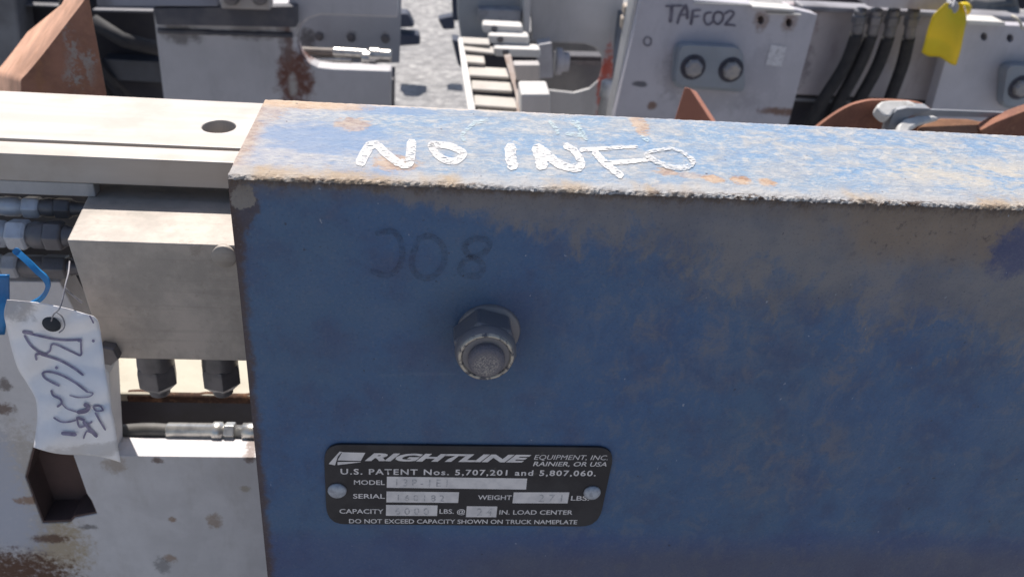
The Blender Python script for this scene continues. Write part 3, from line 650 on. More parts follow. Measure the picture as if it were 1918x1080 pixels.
mb.sheet(rows); mb.build('paper_sheet', paper, ptag, solid=0.0003)
ink = plain('faded_purple_marker', (0.19, 0.165, 0.25), 0.7, 0, (0.30, 0.27, 0.37), 300)
mb = MB(); Zt = z2(3.836, 0, 560); tp = lambda u, v: on_tag(u, v, 0.0005)
for pts, wd in (([(165, 235), (230, 245)], 5), ([(165, 235), (300, 268), (430, 292), (580, 292)], 3.2), ([(560, 295), (583, 295)], 5), ([(580, 292), (582, 350), (578, 402), (510, 375), (385, 322), (358, 372), (325, 398)], 2.6), ([(175, 260), (215, 325), (270, 372), (325, 398)], 3.2), ([(325, 398), (290, 392), (258, 400), (262, 435)], 3.4), ([(290, 395), (430, 440), (530, 495), (597, 545)], 3.4),
                ([(400, 488), (410, 497)], 4), ([(425, 622), (370, 595), (318, 562), (308, 528), (360, 522), (440, 545), (540, 600), (630, 668)], 3.0), ([(630, 668), (668, 675), (640, 700), (560, 705), (500, 690)], 1.6),
                ([(368, 655), (382, 690), (430, 715), (442, 745), (412, 772)], 3.2), ([(442, 745), (480, 785), (560, 812)], 1.8), ([(560, 812), (615, 802), (636, 775), (608, 755)], 6), ([(735, 800), (690, 800), (672, 770), (720, 768), (742, 800)], 2.4), ([(685, 815), (715, 870), (757, 938)], 2.8),
                ([(552, 848), (570, 915), (618, 905), (660, 880)], 2.8), ([(600, 880), (650, 940), (695, 985)], 5), ([(385, 850), (440, 880), (500, 880), (545, 868)], 2.4), ([(445, 962), (545, 972)], 5.5), ([(600, 1000), (622, 950), (660, 960)], 2.4), ([(555, 850), (605, 868)], 4), ([(645, 118), (672, 172)], 2.2), ([(665, 297), (675, 303)], 4)):
    stroke(mb, Zt(pts), wd * 1.3, tp)
mb.build('handwriting', ink, ptag)
mb = MB(); c = on_tag(96.5, 607, 0.0014); mb.lathe(c, NA, [(0, 0.0036), (0.0003, 0.0034)], 24); mb.build('punched_hole', plain('dark_hole', (0.03, 0.035, 0.045), 0.8), ptag)
str_m = plain('grey_string', (0.32, 0.31, 0.33), 0.8, 0, (0.22, 0.21, 0.23), 400)
mb = MB(); Zs = z2(3.836, 0, 380)
mb.tube(catmull([PY(*q, yy) for q, yy in zip(Zs([(500, 420), (492, 500), (470, 590), (450, 690), (425, 760), (385, 800), (368, 850)]), (0.045, 0.032, 0.026, 0.022, 0.020, 0.020, 0.024))], 6), 0.00032, 6)
mb.tube(catmull([PY(*q, 0.0205) for q in Zs([(400, 780), (445, 815), (465, 870), (455, 905), (425, 930)])], 6), 0.00028, 6)
mb.tube(catmull([PY(*q, yy) for q, yy in zip(Zs([(470, 615), (520, 660), (590, 715)]), (0.026, 0.03, 0.034))], 6), 0.0004, 6)
mb.build('string', str_m, ptag)
strap_m = plain('blue_plastic', (0.012, 0.17, 0.42), 0.4, 0, (0.01, 0.12, 0.32), 80)
def ys(v): return 0.036 - 0.006 * math.sin(max(0, min(1, (v - 470) / 110)) * math.pi)
mb = MB(); stroke(mb, Zs([(110, 340), (200, 420), (270, 490), (325, 540), (345, 600), (300, 680), (200, 735), (120, 760)]), (13, 6), lambda u, v: PY(u, v, ys(v)), 10)
o = mb.build('cable_strap', strap_m, None, solid=0.0011); tag(o, 'thin curled blue plastic strap looping over the paper tag beside the valve block', 'strap')
mb = MB(); rows = []
for i in range(13):
    v = 515 + 110 * i / 12; rows.append([PY(u, v, 0.034 + 0.002 * math.sin(v * .05) + 0.00008 * (20 - u) * 0.3) for u in (-60, -30, -8, 6 + 3 * math.sin(v * .04), 17 - max(0, v - 560) * 0.12)])
mb.sheet(rows); o = mb.build('plastic_band', strap_m, None, solid=0.001); tag(o, 'wide flat blue plastic band at the left edge behind the paper tag', 'strap')

# ------------------------------------------------------------------ rusty fork behind the rail on the left
Zl = z2(3.836, 0, 0)
YF = 0.36
fl = [(PY(x, y, YF), (rx, None, rz)) for x, y, rx, rz in ((132, 75, .005, .011), (150, 128, .010, .016), (170, 108, .005, .006), (135, 150, .007, .008))]
fork_m = rusty('rusty_fork_steel', (0.36, 0.175, 0.12), fl)
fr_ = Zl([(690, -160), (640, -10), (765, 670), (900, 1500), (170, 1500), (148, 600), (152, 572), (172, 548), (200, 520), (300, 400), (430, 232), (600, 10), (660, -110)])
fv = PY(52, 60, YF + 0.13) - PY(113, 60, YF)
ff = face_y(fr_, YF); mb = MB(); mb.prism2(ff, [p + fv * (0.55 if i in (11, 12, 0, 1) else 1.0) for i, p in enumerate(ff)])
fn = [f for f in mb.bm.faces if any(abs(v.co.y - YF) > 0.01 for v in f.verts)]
for f in fn: f.material_index = 1; f.smooth = True  # edge faces get a paler rust: sunlight put into the colour
fk = mb.build('rusty_fork', [fork_m, rusty('sunlit_edge_rust', (0.66, 0.37, 0.25))], None, bevel=0.005); tag(fk, 'rusty brown fork tip with flaking paint and a sunlit slanting edge behind the top rail', 'fork')

# ------------------------------------------------------------------ left attachment in the back row
YA = 1.0
G = 470                                      # photo row where plates of that depth meet the ground
mA = thing('white_attachment', 'shaded white attachment frame on the left with rust streaks and a rounded slot', 'attachment', PY(500, G, YA))
rs = [(PY(553, 150, YA), (.024, None, .045), (0.13, 0.05, 0.035), 1), (PY(541, 85, YA), (.006, None, .03), (0.17, 0.09, 0.07), .9), (PY(535, 70, YA), (.010, None, .03), (0.13, 0.1, 0.1), .6), (PY(340, 64, YA), (.024, None, .014), (0.12, 0.11, 0.11), .8), (PY(470, 62, YA), (.03, None, .01), (0.15, 0.14, 0.14), .6), (PY(572, 70, YA), (.012, None, .02), (0.1, 0.09, 0.1), .6)]
white_A = painted('white_paint_streaked', (0.50, 0.49, 0.51), (0.32, 0.31, 0.32), dirt_amt=0.6, scale=7, patches=rs + [(PY(549, 160, YA), (.007, None, .016), (0.40, 0.38, 0.36), .9)])
slot = [(745, 34), (600, 29), (578, 36), (563, 50), (556, 70), (556, 88), (562, 102), (575, 116), (595, 126), (620, 129), (733, 133)]
out = [(300, 20), (410, 12), (540, -40), (750, -40), (745, 34)] + slot[1:] + [(728, G), (345, G)]
mb = MB(); mb.prism(face_y([(286, 20), (540, 8), (540, -60), (746, -60), (745, 34)] + slot[1:] + [(726, G - 4), (340, G - 4)], YA), (0, 0.032, 0)); pa = mb.build('face_plate', white_A, mA, bevel=0.003)
mb = MB(); mb.prism(face_y([(285, 16), (556, 12), (556, 52), (292, 47)], YA - 0.02), (0, 0.019, 0)); mb.build('grimy_bar', grime_paint, mA, bevel=0.003)
mb = MB(); mb.prism(face_y([(180, -60), (410, -60), (410, 13), (180, 12)], YA - 0.021), (0, 0.05, 0)); mb.build('upper_bar', plain('dull_blue_paint', (0.24, 0.25, 0.30), 0.6, 0, (0.13, 0.13, 0.15), 12), mA, bevel=0.003)
mb = MB(); mb.prism(face_y([(413, -50), (507, -50), (507, 20), (413, 17)], YA - 0.045), (0, 0.024, 0)); bp = mb.build('bolt_plate', painted('dusty_beige_paint', (0.40, 0.37, 0.35), scale=20), mA, bevel=0.003)
for px in (434, 487):
    mb = MB(); mb.lathe(PY(px, -6, YA - 0.045), NA, [(0, 0.011), (0.002, 0.011), (0.003, 0.009), (0.012, 0.009), (0.013, 0.008)], 18); mb.build('bolt', dark_steel, bp)
# inner panel seen through the slot, dark backing, upright channel
mb = MB(); mb.prism(face_y([(540, -10), (752, -10), (748, 118), (540, 118)], YA + 0.11), (0, 0.01, 0)); 
inner = painted('inner_blue_white_paint', (0.30, 0.32, 0.37), (0.2, 0.2, 0.23), dirt_amt=0.4, scale=8, patches=[(PY(575, 74, YA + .11), (.012, None, .016), (0.07, 0.07, 0.08), .9), (PY(598, 68, YA + .11), (.006, None, .007), (0.2, 0.2, 0.22), .9), (PY(658, 70, YA + .11), (.008, None, .008), (0.19, 0.2, 0.22), .8), (PY(722, 72, YA + .11), (.006, None, .008), (0.2, 0.2, 0.22), .8)])
mb.build('inner_panel', inner, mA)
mb = MB(); mb.box((PY(545, 122, YA).x, YA + 0.034, PY(600, 300, YA).z), (PY(735, 122, YA).x, YA + 0.10, PY(600, 133, YA).z - 0.02)); mb.build('floor_shelf', grime_paint, mA)
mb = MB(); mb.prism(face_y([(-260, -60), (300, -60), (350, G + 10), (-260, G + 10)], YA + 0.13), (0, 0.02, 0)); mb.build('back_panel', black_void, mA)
mb = MB(); mb.prism(face_y([(-200, -60), (22, -60), (36, 60), (75, G), (-200, G)], YA + 0.06), (0, 0.06, 0)); mb.build('side_post', plain('weathered_grey_paint', (0.17, 0.175, 0.19), 0.6, 0, (0.1, 0.1, 0.11), 9), mA, bevel=0.004)
for x0, y0, x1, y1, h, mt in ((30, 8, 135, 12, 4, 'a'), (172, 18, 290, 20, 5, 'a'), (192, 110, 310, 116, 40, 'b')):
    mb = MB(); bar(mb, x0, y0, x1, y1, h, YA + 0.09, 0.03); mb.build('cross_bar', plain('dull_bar_paint', (0.16, 0.16, 0.18) if mt == 'a' else (0.05, 0.055, 0.07), 0.5, 0.1, None, 16), mA, bevel=0.003)
mb = MB(); mb.tube([PY(175, 40, YA + .08), PY(230, 75, YA + .07), PY(300, 92, YA + .09)], 0.011); mb.build('rubber_hose', rubber, mA)
for px, py in ((598, 68), (658, 70), (722, 72)):
    mb = MB(); mb.lathe(PY(px, py, YA + .11), NA, [(0, .007), (.003, .007), (.005, .005)], 6); mb.build('bolt', grime_paint, mA)
mb = MB(); mb.tube([PY(296 + i * 12, 58 + i * 0.4 + random.uniform(-.4, .4), YA - 0.001) for i in range(22)], [0.003 + random.random() * 0.0012 for i in range(22)], 8); mb.build('weld_bead', grime_paint, mA)
mb = MB(); mb.tube([PY(118, -20, YA + .09), PY(125, 40, YA + .08), PY(150, 110, YA + .08), PY(210, 190, YA + .1)], 0.008); mb.tube([PY(140, -20, YA + .09), PY(152, 60, YA + .08), PY(190, 130, YA + .08), PY(250, 190, YA + .1)], 0.006); mb.build('rubber_hose', rubber, mA)
# bright fittings lying in the slot
yf = YA + 0.055
for nm, q, rr, mt in (('rubber_hose', [(560, 95), (600, 97), (630, 98)], 0.006, plain('brown_hose', (0.2, 0.17, 0.15), 0.6)), ('steel_pipe', [(624, 98), (645, 99), (660, 100), (690, 102)], 0.0075, zinc), ('steel_pipe', [(583, 113), (630, 112), (660, 113)], 0.006, zinc),
                      ('hose_fitting', [(678, 110), (705, 110)], 0.011, zinc), ('hose_fitting', [(692, 103), (712, 104)], 0.011, zinc), ('hose_fitting', [(710, 104), (733, 105)], 0.0095, zinc)):
    mb = MB(); path = catmull([PY(a, b, yf if nm != 'hose_fitting' else yf - 0.01) for a, b in q], 5); mb.tube(path, rr, 12); mb.build(nm, mt, mA)
# added dark blocks at the right, coloured as shadows on the ground
shadow_m = plain('ground_shadow_blue', (0.035, 0.045, 0.075), 0.8, 0, (0.05, 0.06, 0.09), 12)
for q in ([(738, 26), (764, 26), (777, 52), (738, 54)], [(738, 62), (784, 66), (788, 85), (738, 88)]):
    mb = MB(); mb.prism(face_y(q, 1.85), (0, 0.05, 0)); o = mb.build('shadow_block', shadow_m, mA, bevel=0.006)

# ------------------------------------------------------------------ middle attachment with ladder rack
YM = 1.16; GM = 410
mM = thing('rack_attachment', 'white attachment in the middle back row with ladder rungs, stacked bars and a red stripe', 'attachment', PY(1000, GM, YM))
white_M = painted('pale_grey_paint', (0.50, 0.495, 0.49), (0.28, 0.27, 0.27), dirt_amt=0.45, scale=8, patches=[(PY(1132, 160, YM), (.010, None, .06), (0.45, 0.09, 0.06), 1), (PY(1142, 130, YM), (.012, None, .012), (0.45, 0.09, 0.06), .9)])
cut = [(1020, 80), (1095, 83), (1115, 90), (1127, 105), (1128, 128), (1122, 150), (1104, 166), (1075, 174), (1020, 168)]
mb = MB(); mb.prism(face_y([(978, -60), (1172, -60), (1165, 60), (1150, 210), (1145, GM), (1000, GM), (1005, 150)] + cut[::-1] + [(995, 78), (995, 40)], YM), (0, 0.008, 0)); mb.build('face_plate', white_M, mM, bevel=0.003)
mb = MB(); mb.prism(face_y([(855, -60), (983, -60), (990, 60), (985, 80), (864, 80), (857, 30)], YM + 0.02), (0, 0.03, 0)); mb.build('rear_plate', painted('grey_green_paint', (0.33, 0.35, 0.37), (0.22, 0.22, 0.23), scale=8), mM, bevel=0.003)
mb = MB(); mb.prism(face_y([(982, -60), (997, -60), (992, 66), (984, 66)], YM - 0.02), (-0.004, 0.03, 0)); mb.build('edge_strip', white_M, mM, bevel=0.002)
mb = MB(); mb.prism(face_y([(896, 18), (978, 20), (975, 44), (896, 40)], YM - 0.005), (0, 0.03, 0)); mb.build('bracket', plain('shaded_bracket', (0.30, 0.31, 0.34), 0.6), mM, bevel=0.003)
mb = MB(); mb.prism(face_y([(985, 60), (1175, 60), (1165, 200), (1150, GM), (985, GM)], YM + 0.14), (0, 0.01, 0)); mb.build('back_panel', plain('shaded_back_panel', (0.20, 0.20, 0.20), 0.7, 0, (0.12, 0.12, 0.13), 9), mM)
for y0, h in ((104, 6), (112, 10)):
    mb = MB(); bar(mb, 1040, y0, 1135, y0 + 2, h, YM + 0.08, 0.03); mb.build('cross_bar', grime_paint if h < 8 else plain('grey_bar_paint', (0.13, 0.13, 0.14), 0.6), mM, bevel=0.002)
bright = painted('chalky_white_paint', (0.62, 0.60, 0.57), (0.45, 0.40, 0.36), dirt_amt=0.3, scale=10)
for x0, y0, x1, y1, yy in ((904, 46, 980, 50, YM - 0.13), (915, 66, 992, 69, YM - 0.15), (925, 90, 1013, 93, YM - 0.17)):
    mb = MB(); bar(mb, x0, y0, x1, y1, 16, yy, 0.027); o = mb.build('stacked_bar', bright, mM, bevel=0.004)
    mb = MB(); mb.lathe(PY(x0 + 22, y0 + 8, yy), NA, [(-0.001, 0.005), (0.0012, 0.0045)], 14); mb.build('bolt', dark_steel, o)
rung_m = painted('dusty_cream_paint', (0.50, 0.46, 0.41), (0.33, 0.26, 0.21), dirt_amt=0.6, scale=16)
YD = YM - 0.31
def Yl(py): return YM - 0.20 - (py - 80) / 25 * 0.036      # the ladder leans: lower rungs stand nearer
for x0, y0, x1, y1, dep, h in ((864, 80, 918, 83, 0.030, 5), (868, 93, 926, 99, 0.030, 5), (872, 115, 909, 118, 0.055, 6), (878, 140, 955, 144, 0.045, 6), (884, 166, 960, 170, 0.035, 6), (889, 196, 972, 202, 0.045, 6), (894, 224, 985, 230, .045, 6)):
    mb = MB(); bar(mb, x0, y0, x1, y1, h, Yl(y0), min(dep, 0.038)); mb.build('rung', rung_m, mM, bevel=0.002)
mb = MB(); q = [(858, 76), (866, 74), (878, 137), (889, 200), (905, 300), (893, 300), (876, 200), (866, 137)]; mb.prism2([PY(a, b, Yl(b) - 0.004) for a, b in q], [PY(a, b, Yl(b) - 0.004) + Vector((0, 0.012, 0)) for a, b in q]); mb.build('ladder_rail', bright, mM, bevel=0.002)
mb = MB(); q = [(945, 108), (958, 106), (977, 195), (985, 260), (972, 260), (966, 180)]; mb.prism2([PY(a, b, Yl(b) - 0.010) for a, b in q], [PY(a, b, Yl(b) - 0.010) + Vector((0, 0.012, 0)) for a, b in q]); mb.build('ladder_rail', plain('rusted_rail_paint', (0.33, 0.28, 0.25), 0.7, 0, (0.2, 0.13, 0.1), 20), mM, bevel=0.002)
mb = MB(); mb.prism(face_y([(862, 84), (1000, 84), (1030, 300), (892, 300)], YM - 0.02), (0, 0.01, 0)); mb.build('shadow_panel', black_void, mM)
mb = MB(); mb.prism(face_y([(962, 122), (1012, 122), (1012, 152), (968, 152)], YD - 0.014), (0, 0.02, 0)); mb.build('side_box', painted('beige_shade_paint', (0.42, 0.39, 0.37), scale=12), mM, bevel=0.002)
mb = MB(); bar(mb, 976, 176, 1031, 176, 120, YD - 0.11, 0.05); mb.build('step_box', bright, mM, bevel=0.003)
mb = MB(); mb.prism(face_y([(1008, 84), (1034, 80), (1036, 146), (1008, 148)], YM - 0.06), (0, 0.03, 0)); mb.lathe(PY(1040, 115, YM - 0.03), (1, 0, 0), [(0, .022), (.010, .022), (.012, .016), (.022, .016)], 20); mb.build('end_bracket', plain('grey_white_bracket', (0.40, 0.40, 0.43), 0.5, 0, (0.3, 0.3, 0.32), 14), mM, bevel=0.002)
mb = MB(); mb.tube(catmull([PY(1168, 20, YM - .02), PY(1160, 80, YM - .03), PY(1156, 150, YM - .05), PY(1134, 190, YM - .05), PY(1128, 300, YM - .05)], 6), [0.009] * 25); mb.build('rubber_hose', plain('grey_blue_hose', (0.16, 0.18, 0.21), 0.6, 0, (0.09, 0.1, 0.12), 20), mM)
mb = MB(); mb.lathe(PY(1142, 150, YM - .065), (PY(1133, 200, YM - .065) - PY(1142, 150, YM - .065)), [(0, .008), (.004, .013), (.028, .013), (.03, .010), (.06, .010)], 18); mb.build('hose_fitting', plain('pale_blue_steel', (0.42, 0.44, 0.46), 0.4, 0.3), mM)
for q, yy in (([(820, 36), (850, 30), (852, 56), (830, 56)], 1.9), ([(846, 74), (862, 78), (866, 130), (858, 122)], 1.3), ([(846, -10), (858, -10), (860, 40), (848, 40)], 1.4)):  # added dark blocks standing in for shadow beside the ground gap
    mb = MB(); mb.prism(face_y(q, yy), (0, 0.04, 0)); mb.build('shadow_block', shadow_m, mM, bevel=0.004)

# ------------------------------------------------------------------ right attachment with marker writing
YT2 = 0.95; GT = 520
mT = thing('marked_attachment', 'shaded white attachment on the right with marker writing, bolted pads and four black hoses', 'attachment', PY(1500, GT, YT2))
tz = lambda px, py: PY(px, py, YT2)
def white_T():
    pt = [(tz(1425, 40), (.010, None, .013), (0.2, 0.13, 0.1), .7), (tz(1478, 44), (.010, None, .013), (0.2, 0.13, 0.1), .7), (tz(1221, 198), (.006, None, .006), (0.18, 0.1, 0.07), .9), (tz(1460, 209), (.03, None, .006), (0.16, 0.08, 0.05), .9), (tz(1265, 140), (.02, None, .03), (0.27, 0.26, 0.29), .6), (tz(1420, 150), (.03, None, .05), (0.33, 0.32, 0.36), .5), (tz(1198, 158), (.010, None, .004), (0.08, 0.08, 0.1), .9), (tz(1330, 185), (.06, None, .02), (0.3, 0.29, 0.32), .5)]
    return painted('white_paint_scuffed', (0.49, 0.475, 0.515), (0.31, 0.30, 0.32), dirt_amt=0.55, scale=8, patches=pt)
wT = white_T()
holes = [face_y(ellipse(1425, 38, 6.5, 8, 16), YT2), face_y(ellipse(1478, 43, 6.5, 8, 16), YT2)]
mb = MB(); mb.prism(face_y([(1212, -50), (1300, 0), (1410, 8), (1413, 12), (1490, 18), (1531, 28), (1478, 226), (1405, GT), (1110, GT), (1150, 222)], YT2), (-0.002, 0.022, 0), holes)
mb.build('front_plate', wT, mT)
mb = MB(); mb.prism(face_y([(1198, -50), (1213, -50), (1158, 222), (1100, GT), (1080, GT), (1146, 222)], YT2 + 0.012), (-0.006, 0.02, 0)); mb.build('edge_flange', bright, mT, bevel=0.003)
for q in ([(1170, 12), (1182, 10), (1180, 28), (1168, 30)], [(1166, 34), (1184, 30), (1180, 60), (1164, 58)]):
    mb = MB(); mb.prism(face_y(q, YT2 + 0.03), (0, 0.02, 0)); mb.build('hinge_lug', plain('brassy_worn_paint', (0.5, 0.42, 0.34), 0.5, 0, (0.3, 0.25, 0.2), 20), mT, bevel=0.003)
for q in ([(1405, 22), (1500, 28), (1500, 58), (1405, 54)], [(1825, 54), (1912, 58), (1912, 88), (1825, 86)]):
    mb = MB(); mb.prism(face_y(q, YT2 + 0.0235), (0, 0.003, 0)); mb.build('dark_backing', black_void, mT)
# second plate on the right
holes = [face_y(ellipse(1843, 69, 6.5, 8, 16), YT2), face_y(ellipse(1892, 72, 6.5, 8, 16), YT2)]
mb = MB(); mb.prism(face_y([(1800, 44), (2300, 66), (2300, GT), (1680, GT), (1745, 205), (1775, 100)], YT2), (0, 0.022, 0), holes); mb.build('front_plate', wT, mT)
# recessed plate between, with a dark panel for the shadow under it
mauve = painted('worn_mauve_paint', (0.50, 0.465, 0.48), (0.27, 0.21, 0.22), dirt_amt=0.7, scale=13, patches=[(tz(1500, 140), (.03, None, .04), (0.14, 0.12, 0.14), .7), (tz(1530, 50), (.02, None, .05), (0.27, 0.18, 0.19), .6), (tz(1715, 110), (.03, None, .03), (0.38, 0.33, 0.3), .6)])
mb = MB(); mb.prism(face_y([(1470, 8), (1830, 26), (1770, 190), (1450, 176)], YT2 + 0.05), (0, 0.02, 0)); mb.build('recessed_plate', mauve, mT, bevel=0.003)
mb = MB(); mb.prism(face_y([(1440, 150), (1800, 150), (1760, GT), (1400, GT)], YT2 + 0.075), (0, 0.01, 0)); mb.build('dark_shade_panel', black_void, mT)
mb = MB(); bar(mb, 1482, 184, 1600, 190, 5, YT2 + 0.05, 0.012); mb.build('cross_bar', plain('grey_edge_paint', (0.22, 0.23, 0.25), 0.5), mT)
# caps along the top
for nm, x0, y0, x1, y1, h, yy, dep in (('top_cap', 1300, 4, 1410, 9, 3, YT2 - 0.002, 0.03), ('top_cap', 1411, 12, 1491, 18, 6, YT2 - 0.014, 0.03), ('top_cap', 1438, 24, 1502, 27, 3, YT2 - 0.005, 0.012), ('top_cap', 1812, 38, 1884, 42, 8, YT2 - 0.014, 0.035)):
    mb = MB(); bar(mb, x0, y0, x1, y1, h, yy, dep); mb.build(nm, bright, mT, bevel=0.002)
mb = MB(); bar(mb, 1500, 10, 1960, 34, 12, YT2 + 0.025, 0.035); mb.build('top_beam', plain('grey_mauve_paint', (0.26, 0.255, 0.28), 0.6, 0, (0.16, 0.155, 0.17), 14), mT, bevel=0.004)
mb = MB(); bar(mb, 1626, -30, 1776, -22, 44, YT2 - 0.03, 0.05); hd = mb.build('hose_manifold', mauve, mT, bevel=0.004)
# four hoses
for q in ([(1612, 18), (1605, 62), (1583, 122), (1540, 190), (1500, 260)], [(1642, 18), (1632, 65), (1608, 125), (1572, 190), (1535, 260)], [(1675, 18), (1664, 68), (1642, 128), (1608, 190), (1570, 260)], [(1712, 18), (1702, 70), (1690, 122), (1665, 190), (1640, 260)]):
    pts = catmull([PY(a, b, YT2 + yy) for (a, b), yy in zip(q, (-0.004, 0.0, 0.01, 0.02, 0.04))], 8)
    mb = MB(); mb.tube(pts[8:], 0.0092, 14); h = mb.build('rubber_hose', rubber, mT)
    mb = MB(); mb.tube(pts[:9], 0.0085, 14); mb.lathe(pts[4], pts[8] - pts[0], [(-0.008, .0095), (-.006, .011), (0.004, .011), (.006, .0095)], 6); mb.build('crimp_sleeve', plain('shaded_steel_sleeve', (0.20, 0.19, 0.20), 0.5, 0.3, (0.12, 0.12, 0.13), 40), h)
# bolted pads
pad_m = painted('blue_grey_pad_paint', (0.27, 0.30, 0.34), (0.26, 0.24, 0.25), dirt_amt=0.5, scale=16)
def pad(dx, dy):
    mb = MB(); q = rpoly([(1275 + dx, 84 + dy), (1388 + dx, 90 + dy), (1396 + dx, 168 + dy), (1264 + dx, 160 + dy)], 16, 6)
    q2 = rpoly([(1264 + dx, 82 + dy), (1390 + dx, 88 + dy), (1397 + dx, 174 + dy), (1259 + dx, 164 + dy)], 18, 6)
    mb.prism(face_y(q2, YT2 - 0.010), (0, 0.0095, 0)); mb.prism(face_y(q, YT2 - 0.024), (0, 0.0138, 0))
    p = mb.build('bolted_pad', pad_m, mT, bevel=0.005)
    for bx, by in ((1298, 126), (1369, 131)):
        mb = MB(); c = PY(bx + dx, by + dy, YT2 - 0.024); mb.lathe(c + Vector((0, 0.0003, 0)), NA, [(0, 0.0185), (0.0012, 0.0180), (0.0012, 0.0150)], 26)
        b = mb.build('bolt_recess', plain('dark_ring_paint', (0.055, 0.055, 0.075), 0.7), p)
        mb = MB(); mb.lathe(c, NA, [(0, 0.0128), (0.007, 0.0128), (0.0095, 0.0115), (0.0105, 0.009)], 7); mb.build('bolt', plain('dusty_bolt_steel', (0.25, 0.245, 0.26), 0.5, 0.1, (0.36, 0.33, 0.3), 60), p, bevel=0.001)
pad(0, 0); pad(613, 38)
# marks and writing
mb = MB(); Zw = z2(4.155, 1140, 0); tw = lambda u, v: PY(u, v, YT2 - 0.0008)
for pts, wd in (([(445, 50), (575, 45)], 3), ([(490, 55), (488, 110), (480, 172)], 5), ([(600, 40), (560, 110), (535, 185)], 3.4), ([(600, 40), (612, 90), (612, 148)], 4), ([(555, 120), (615, 115)], 2.6), ([(655, 85), (650, 140), (640, 192)], 4), ([(655, 85), (715, 80)], 3), ([(655, 135), (705, 128)], 2.6),
                ([(800, 100), (755, 110), (745, 160), (770, 195), (810, 170), (815, 125)], 3), ([(860, 95), (825, 110), (820, 165), (850, 190), (885, 160), (890, 115), (860, 95)], 3), ([(905, 110), (945, 88), (975, 105), (950, 145), (905, 195)], 3), ([(905, 195), (950, 195), (988, 202)], 3)): stroke(mb, Zw(pts), wd * 1.4, tw)
mb.build('marker_writing', plain('grey_marker', (0.10, 0.09, 0.12), 0.7, 0, (0.17, 0.16, 0.2), 60), mT)
mb = MB(); stroke(mb, ellipse(1213, 78, 7, 8, 20) + [(1220, 78)], 3, tw, 2); mb.build('ring_mark', plain('grey_ring_mark', (0.2, 0.19, 0.22), 0.7), mT)
mb = MB(); mb.face([PY(a, b, YT2 - 0.001) for a, b in [(1444, 84), (1473, 88), (1464, 126), (1434, 121)]])
mb.build('worn_sticker', painted('worn_sticker_paper', (0.66, 0.65, 0.68), (0.09, 0.085, 0.11), dirt_amt=1.0, scale=150, streak=(1, 1, 1)), mT)

# yellow plastic tag on the hose manifold
yel = Mat('yellow_plastic', 0.5); _n = yel.noise(16, 5, 0.6); yel.color(yel.mix(yel.ramp(_n, 0.35, 0.7), (0.86, 0.68, 0.02), (0.78, 0.58, 0.02))); yel.bump(_n, 0.3, 0.002)
_tr = yel.t.nodes.new('ShaderNodeBsdfTranslucent'); _tr.inputs[0].default_value = (0.75, 0.5, 0.02, 1); _ms = yel.t.nodes.new('ShaderNodeMixShader'); _ms.inputs[0].default_value = 0.22
yel.t.links.new(yel.b.outputs[0], _ms.inputs[1]); yel.t.links.new(_tr.outputs[0], _ms.inputs[2]); yel.t.links.new(_ms.outputs[0], yel.t.nodes['Material Output'].inputs[0]); yel = yel.m
yt = thing('yellow_tag', 'bent yellow plastic tag with a curled corner hanging beside the black hoses', 'tag', PY(1780, 60, YT2 - 0.05))
def ytp(px, py): 
    s = (py - 5) / 115; t = (px - 1775) / 45
    return PY(px, py, YT2 - 0.058 - 0.012 * math.sin(s * 3.0) + 0.010 * t * t + 0.004 * math.sin(t * 3 + s * 4))
Ly = [(1772, 6), (1764, 13), (1748, 29), (1741, 46), (1736, 62), (1731, 82), (1726, 98)]; Ry = [(1800, 6), (1806, 16), (1810, 32), (1808, 50), (1804, 70), (1799, 95), (1791, 121)]
mb = MB(); rows = []
for i in range(25):
    s = i / 24; a, b = interp(Ly, s), interp(Ry, s); rows.append([ytp(*(a.lerp(b, k / 12) + Vector((0, 3 * math.sin(k / 12 * 9) * s ** 5)))) for k in range(13)])
mb.sheet(rows); mb.build('tag_sheet', yel, yt, solid=0.0008)
mb = MB(); mb.sheet([[PY(1799, 5, YT2 - .056), PY(1808, 12, YT2 - .062), PY(1812, 30, YT2 - .058)], [PY(1806, 4, YT2 - .05), PY(1814, 9, YT2 - .046), PY(1818, 23, YT2 - .048)], [PY(1812, 5, YT2 - .035), PY(1819, 12, YT2 - .03), PY(1819, 18, YT2 - .035)]]); mb.build('curled_corner', yel, yt, solid=0.0008)
mb = MB(); c = ytp(1784, 15); mb.lathe(c + Vector((0, -0.0005, 0)), NA, [(0, .0085), (.0015, .008), (.002, .005), (.001, .0045)], 22); mb.build('eyelet', plain('grey_eyelet', (0.35, 0.35, 0.37), 0.5), yt)
mb = MB(); mb.tube(catmull([PY(1784, 15, YT2 - .075), PY(1788, -5, YT2 - .06), PY(1780, -25, YT2 - .03)], 6), 0.0016, 8); mb.build('wire_tie', plain('grey_wire', (0.3, 0.3, 0.32), 0.5), yt)

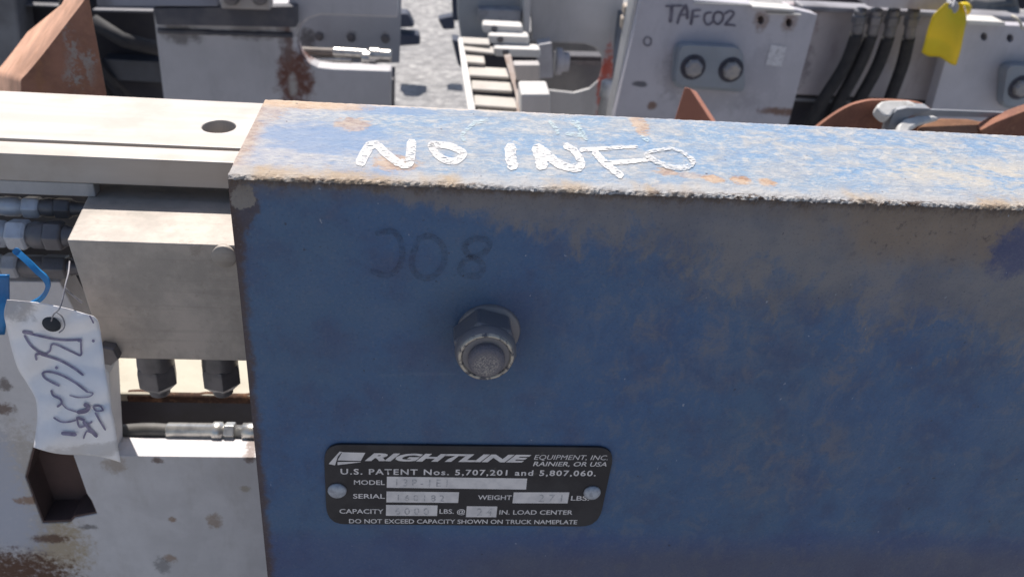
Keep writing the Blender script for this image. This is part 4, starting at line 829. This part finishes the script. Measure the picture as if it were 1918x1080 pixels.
# hardware above, at the top edge on the right
YH = YT2 + 0.10
hw = thing('hydraulic_hardware', 'dark tangle of pipes and brackets behind the top of the right attachment', 'machine part', PY(1850, GT, YH))
dk = plain('dark_green_grey_metal', (0.10, 0.105, 0.11), 0.5, 0.2, (0.2, 0.19, 0.18), 20)
mb = MB(); mb.prism(face_y([(1800, -80), (2200, -80), (2200, 30), (1800, 12)], YH), (0, 0.03, 0)); mb.build('dark_shade_panel', black_void, hw)
for q, r in (([(1815, 6), (1850, 10), (1892, 6)], 0.009), ([(1815, 16), (1850, 20), (1900, 22)], 0.012), ([(1893, -30), (1896, 10), (1905, 40)], 0.008)):
    mb = MB(); mb.tube(catmull([PY(a, b, YH - 0.03) for a, b in q], 5), r); mb.build('pipe', dk, hw)
mb = MB(); mb.tube(catmull([PY(1895, 30, YT2 - .02), PY(1908, 38, YT2 - .03), PY(1916, 55, YT2 - .03)], 6), 0.002, 8); mb.build('wire', plain('pale_wire', (0.6, 0.55, 0.45), 0.5), hw)
mb = MB(); bar(mb, 1480, -30, 1630, -22, 30, YH, 0.05); mb.build('cross_bar', black_void, hw)

# ------------------------------------------------------------------ rusty things just behind the arm on the right
YO = 0.46
mb = MB(); Zo = z2(4.155, 1140, 0)
wm = Mat('orange_primer_rust', 0.75); _n = wm.noise(40, 6, .6); wm.color(wm.mix(wm.ramp(_n, .35, .65), (0.52, 0.22, 0.14), (0.44, 0.18, 0.115))); wm.bump(wm.noise(300, 4), .2, .0008)
mb.prism(face_y(Zo([(590, 679), (632, 686), (780, 912), (1150, 1500), (350, 1500), (520, 905)]), YO), (0.022, 0.05, -0.019)); o = mb.build('rusty_bracket', wm.m, None, bevel=0.0012)
tag(o, 'small orange pointed bracket rising behind the blue arm below the bolted pad', 'bracket')
YQ = 0.40
Zr = z2(3.844, 1450, 0)
rg = thing('rusty_hook_arm', 'rusty curved arm with white clamp and grey strap behind the right of the blue arm', 'machine arm', PY(1680, 480, YQ))
rr = rusty('brown_curved_rust', (0.30, 0.125, 0.08))
mb = MB()
arch = catmull([Vector(q) for q in [(300, 925), (360, 878), (455, 812), (560, 757), (680, 726), (760, 722), (860, 724), (1000, 735), (1080, 755), (1140, 790)]], 4)
mb.prism(face_y(Zr([tuple(q) for q in arch] + [(1180, 1400), (300, 1400)]), YQ), (0.0, 0.004, 0.0)); mb.build('curved_plate', rr, rg, bevel=0.001)
mb = MB(); mb.prism(face_y(Zr([(1490, 938), (1600, 880), (1799, 803), (2300, 640), (2300, 1400), (1490, 1400)]), YQ - 0.02), (0.0, 0.012, 0.0)); mb.build('slanted_plate', rr, rg, bevel=0.001)
TN = (-0.05, -0.55, 0.83)
def slab_t(name, pts, y, mat, thick, bevel, label=None):       # a tilted piece facing up towards the sky
    q = Zr(pts); p0 = PY(q[0][0], q[0][1], y); mb = MB(); mb.prism([PT(a, b, p0, TN) for a, b in q], Vector(TN) * -thick); return mb.build(name, mat, rg, bevel=bevel)
slab_t('saddle_plate', [(1040, 915), (1110, 880), (1200, 850), (1400, 856), (1480, 872), (1550, 900), (1500, 940), (1400, 1000), (1040, 1000)], YQ - 0.012, rusty('pale_saddle_rust', (0.38, 0.19, 0.11)), 0.004, 0.001)
gs = plain('galvanised_strap', (0.30, 0.31, 0.33), 0.5, 0.2, (0.24, 0.245, 0.26), 30)
mb = MB(); mb.prism(face_y(Zr([(990, 786), (1300, 796), (1760, 814), (1700, 850), (1100, 838), (980, 840)]), YQ - 0.010), (0, 0.003, 0)); mb.build('grey_strap', gs, rg, bevel=0.0008)
wc = plain('white_clamp_paint', (0.60, 0.59, 0.57), 0.55, 0, (0.48, 0.47, 0.45), 60, c3=(0.36, 0.33, 0.3))
slab_t('clamp_body', [(738, 776), (750, 746), (775, 728), (830, 720), (970, 719), (1010, 736), (1042, 776), (985, 792), (895, 788), (865, 800), (842, 832), (800, 834), (772, 812)], YQ - 0.018, wc, 0.010, 0.0028)
mb = MB(); mb.prism(face_y(Zr([(842, 862), (862, 815), (890, 790), (960, 776), (1130, 782), (1130, 800), (1010, 828), (940, 868), (895, 915), (870, 1010), (800, 1010)]), YQ - 0.022), (0, 0.012, 0)); mb.build('clamp_band', gs, rg, bevel=0.003)
slab_t('white_strap', [(888, 910), (905, 880), (950, 848), (1030, 828), (1150, 826), (1200, 846), (1130, 866), (1050, 888), (985, 930), (960, 1000), (880, 1000)], YQ - 0.030, wc, 0.006, 0.0022)
